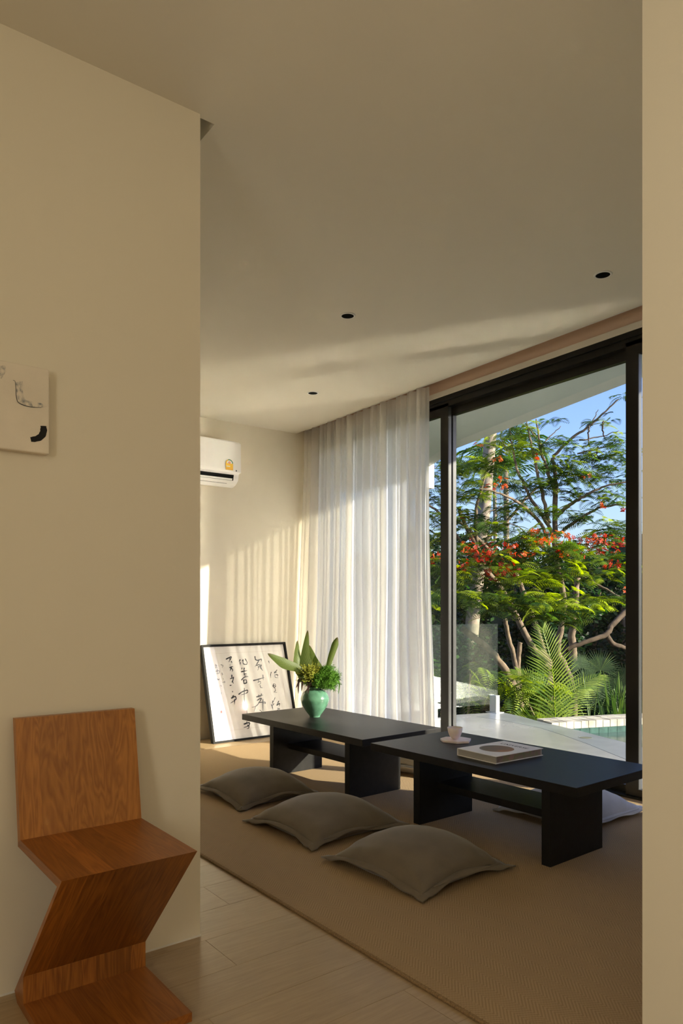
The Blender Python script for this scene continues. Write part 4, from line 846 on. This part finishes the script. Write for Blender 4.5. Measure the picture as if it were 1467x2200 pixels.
def palm(name, label, base, top, r, nf, fl, D, seed, tone=.45):
    t = empty(name, tuple(P(*base)), label=label, cat='palm'); b0 = P(*base); t0 = P(*top)
    branch(t, 'trunk', [base, ((base[0]+top[0])/2+2, (base[1]+top[1])/2, (base[2]+top[2])/2), top], r, r*.75, BARKL, .01, 10)
    rr = random.Random(seed)
    for i in range(nf):
        a = 2*pi*i/nf+rr.uniform(-.2, .2); e = rr.uniform(.1, 1.1); d = Vector((math.cos(a)*math.cos(e), math.sin(a)*math.cos(e), math.sin(e)))
        pts = [t0, t0+d*fl*.35, t0+d*fl*.7+Vector((0, 0, -.12*fl)), t0+d*fl*.95+Vector((0, 0, -.5*fl))]
        frond_mesh(pts, fl*.32, 26, .7, .05*fl/1.8, t, 'frond', tone=tone)
palm('tall_palm', 'palm with thick pale leaning trunk rising behind the red blossom, near the mullion', (1010, 1400, 13), (1066, 780, 13), .13, 10, 1.9, 13, 2)
palm('far_palm', 'distant slim palm with a drooping crown seen against the sky', (1088, 1490, 24), (1086, 1010, 24), .11, 12, 2.4, 24, 3, .4)
palm('far_palm', 'distant slim palm with a shorter trunk just left of the other far palm', (1064, 1445, 34), (1062, 1045, 34), .11, 11, 2.0, 34, 4, .4)

# --- coconut palm seedling by the deck edge
cp = empty('young_palm', tuple(P(1198, 1600, 7.9)), label='young palm with upright yellow-green fronds growing just past the terrace edge', cat='palm')
D = 7.9
for pts, ln, sdv in (([(1200, 1610, D), (1193, 1540, D), (1190, 1470, D), (1182, 1410, D), (1166, 1352, D+.1)], .42, CR), ([(1200, 1610, D), (1185, 1530, D+.3), (1150, 1470, D+.5), (1110, 1440, D+.7)], .36, CR),
                     ([(1202, 1610, D), (1215, 1540, D+.4), (1240, 1480, D+.6), (1290, 1450, D+.8)], .36, CR), ([(1198, 1610, D-.1), (1180, 1580, D-.1), (1150, 1560, D), (1110, 1550, D)], .30, Vector((0, 0, 1)))):
    frond_mesh([P(*p) for p in pts], ln, 34, .25, .022, cp, 'frond', tone=.88, side=sdv)
# --- fan palms at the right
def fan(parent, c, rad, n, nrm, tone):
    V = []; F = []; tn = []; c = Vector(c)-Vector(parent.location); nrm = Vector(nrm).normalized(); a0 = nrm.cross(Vector((0, 0, 1))).normalized(); b0 = a0.cross(nrm)*1
    if b0.z < 0: b0 = -b0
    for i in range(n):
        a = -.35+(pi+.7)*i/(n-1); d = a0*math.cos(a)+b0*math.sin(a); s = nrm.cross(d)*rad*.022; L = rad*random.uniform(.85, 1.05); k = len(V)
        m = c+d*L*.55; e = c+d*L-Vector((0, 0, .12*L*abs(math.cos(a)))); V += [tuple(c), tuple(m+s), tuple(e), tuple(m-s)]; F.append((k, k+1, k+2, k+3)); tn += [min(1, max(0, tone+random.gauss(0, .15)))]*4
    npmesh('fan_leaf', np.array(V), np.array(F), FANL, parent, np.array(tn))
for (bx, by, d, label, fans) in ((1270, 1590, 9.0, 'fan palm with dark radiating leaves between the young palm and the pool', [(1262, 1480, 62), (1300, 1500, 58), (1240, 1510, 50), (1290, 1440, 50), (1250, 1435, 45)]),
                                 (1335, 1590, 8.6, 'fan palm with sunlit blades at the right end of the window view', [(1330, 1520, 60), (1345, 1470, 56), (1318, 1480, 46), (1365, 1530, 60)])):
    fp = empty('fan_palm', tuple(P(bx, by, d)), label=label, cat='palm')
    for fx, fy, rp in fans:
        c = P(fx, fy, d+random.uniform(-.3, .3)); fan(fp, c, rp/1557*d, 34, -CF+CR*random.uniform(-.5, .5)+Vector((0, 0, random.uniform(-.2, .4))), .38)
        MB().tube([(0, 0, 0), tuple((c-P(bx, by, d))*.5+Vector((0, 0, .05))), tuple(c-P(bx, by, d))], .008, 5).build('leaf_stalk', FSTEM, fp)
# --- upright strap-leaf clump beside it
sp_ = empty('strap_leaf_clump', tuple(P(1325, 1575, 8.3)), label='clump of upright yellow-green strap leaves just behind the pool coping', cat='plant')
for i in range(26):
    x = 1300+i*2.4; a = P(x, 1570, 8.3)-Vector(sp_.location); e = P(x+random.uniform(-26, 30), random.uniform(1440, 1500), 8.3+random.uniform(-.2, .2))-Vector(sp_.location); m = (a+e)/2+CR*random.uniform(-.02, .02); w = CR*.012
    npmesh('blade', np.array([tuple(a-w), tuple(a+w), tuple(m+w), tuple(m-w), tuple(m-w), tuple(m+w), tuple(e+w*.1), tuple(e-w*.1)]), np.array([(0, 1, 2, 3), (4, 5, 6, 7)]), PALM, sp_, np.full(8, random.uniform(.3, .75)))
# --- feathery saplings in front of the railing line
for (x, y, d, label, bl, tn) in ((1150, 1560, 8.2, 'feathery green shrub below the tree between railing and young palm', [(1120, 1480, 8.2, 46, 26, .55), (1170, 1460, 8.1, 46, 16, .85), (1180, 1490, 8.2, 40, 22, .5), (1100, 1520, 8.2, 24, 20, .6), (1205, 1475, 8.1, 20, 12, .8)], .6),
                                (1010, 1560, 8.6, 'feathery green shrub seen through the glass railing', [(1010, 1440, 8.6, 40, 12, .8), (1000, 1480, 8.6, 30, 26, .6), (1060, 1460, 8.7, 30, 20, .7), (935, 1450, 8.8, 30, 20, .6)], .6)):
    s_ = empty('feathery_shrub', tuple(P(x, y, d)), label=label, cat='shrub')
    leaves(s_, 'foliage', LEAF, bl, 900, (.6, 1.0), spread=.22, el=(-.9, .1))
    branch(s_, 'stem', [(x, 1620, d), (x-4, 1540, d), (bl[0][0], bl[0][1]+8, d)], .02, .01)
rv = []; rf = []
for i in range(26):
    y = 9-i*1.1
    for j, (x, z) in enumerate(((12.5, -1.7), (13.2, .8), (14.0, 2.4), (17, 3.0), (26, 3.2))): rv.append((x+.4*math.sin(i*1.7+j), y, z*(1+.1*math.sin(i*2.3+j))))
for i in range(25):
    for j in range(4): a = i*5+j; rf.append((a, a+5, a+6, a+1))
MB().add(rv, rf).build('hillside_sky_block', GROUND, None, True, kind='structure')  # unseen slope, added so the railing glass mirrors dark ground, not bright sky
# a wooded slope rising behind everything
hv = []; hf = []
for i in range(31):
    for j, (dd_, z) in enumerate(((15.5, -1.7), (17, .2), (19, 1.6), (24, 2.6), (40, 3.0))):
        px_ = 560+i*34; p = P(px_, 1305, dd_); hv.append((p.x, p.y, z*(1+.12*math.sin(i*1.3))+(.1*math.sin(i*2.9+j) if j else 0)))
for i in range(30):
    for j in range(4): a = i*5+j; hf.append((a, a+5, a+6, a+1))
MB().add(hv, hf).build('hillside', GROUND, None, True, kind='structure')
# --- dense dark thicket behind
for i, (x0_, x1_, d, dens, label) in enumerate(((880, 1040, 13.2, 1.0, 'dense dark green thicket behind the trees, left end behind the mullion'), (1040, 1200, 13.6, 1.0, 'dense dark green thicket behind the trees, middle stretch'), (1200, 1420, 13.2, 1.0, 'dense dark green thicket behind the trees, right end'))):
    h_ = empty('dense_thicket', tuple(P((x0_+x1_)/2, 1600, d)), label=label, cat='shrub', group='thicket behind the trees')
    bl = []
    for x in range(x0_, x1_+1, 32):
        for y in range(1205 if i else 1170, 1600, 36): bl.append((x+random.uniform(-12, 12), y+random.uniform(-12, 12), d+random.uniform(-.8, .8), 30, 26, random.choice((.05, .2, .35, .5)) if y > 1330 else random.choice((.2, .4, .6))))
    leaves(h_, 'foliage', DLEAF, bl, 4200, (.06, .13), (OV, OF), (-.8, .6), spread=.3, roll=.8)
    mb = MB(); O = Vector(h_.location)
    for x in range(x0_+20, x1_, 60):
        mb = MB().tube([tuple(P(x, 1660, d+.3)-O), tuple(P(x+random.uniform(-10, 10), 1400, d+.3)-O), tuple(P(x+random.uniform(-20, 20), 1260, d+.3)-O)], [.06, .045, .03], 7); mb.build('stem', BARK, h_, True)
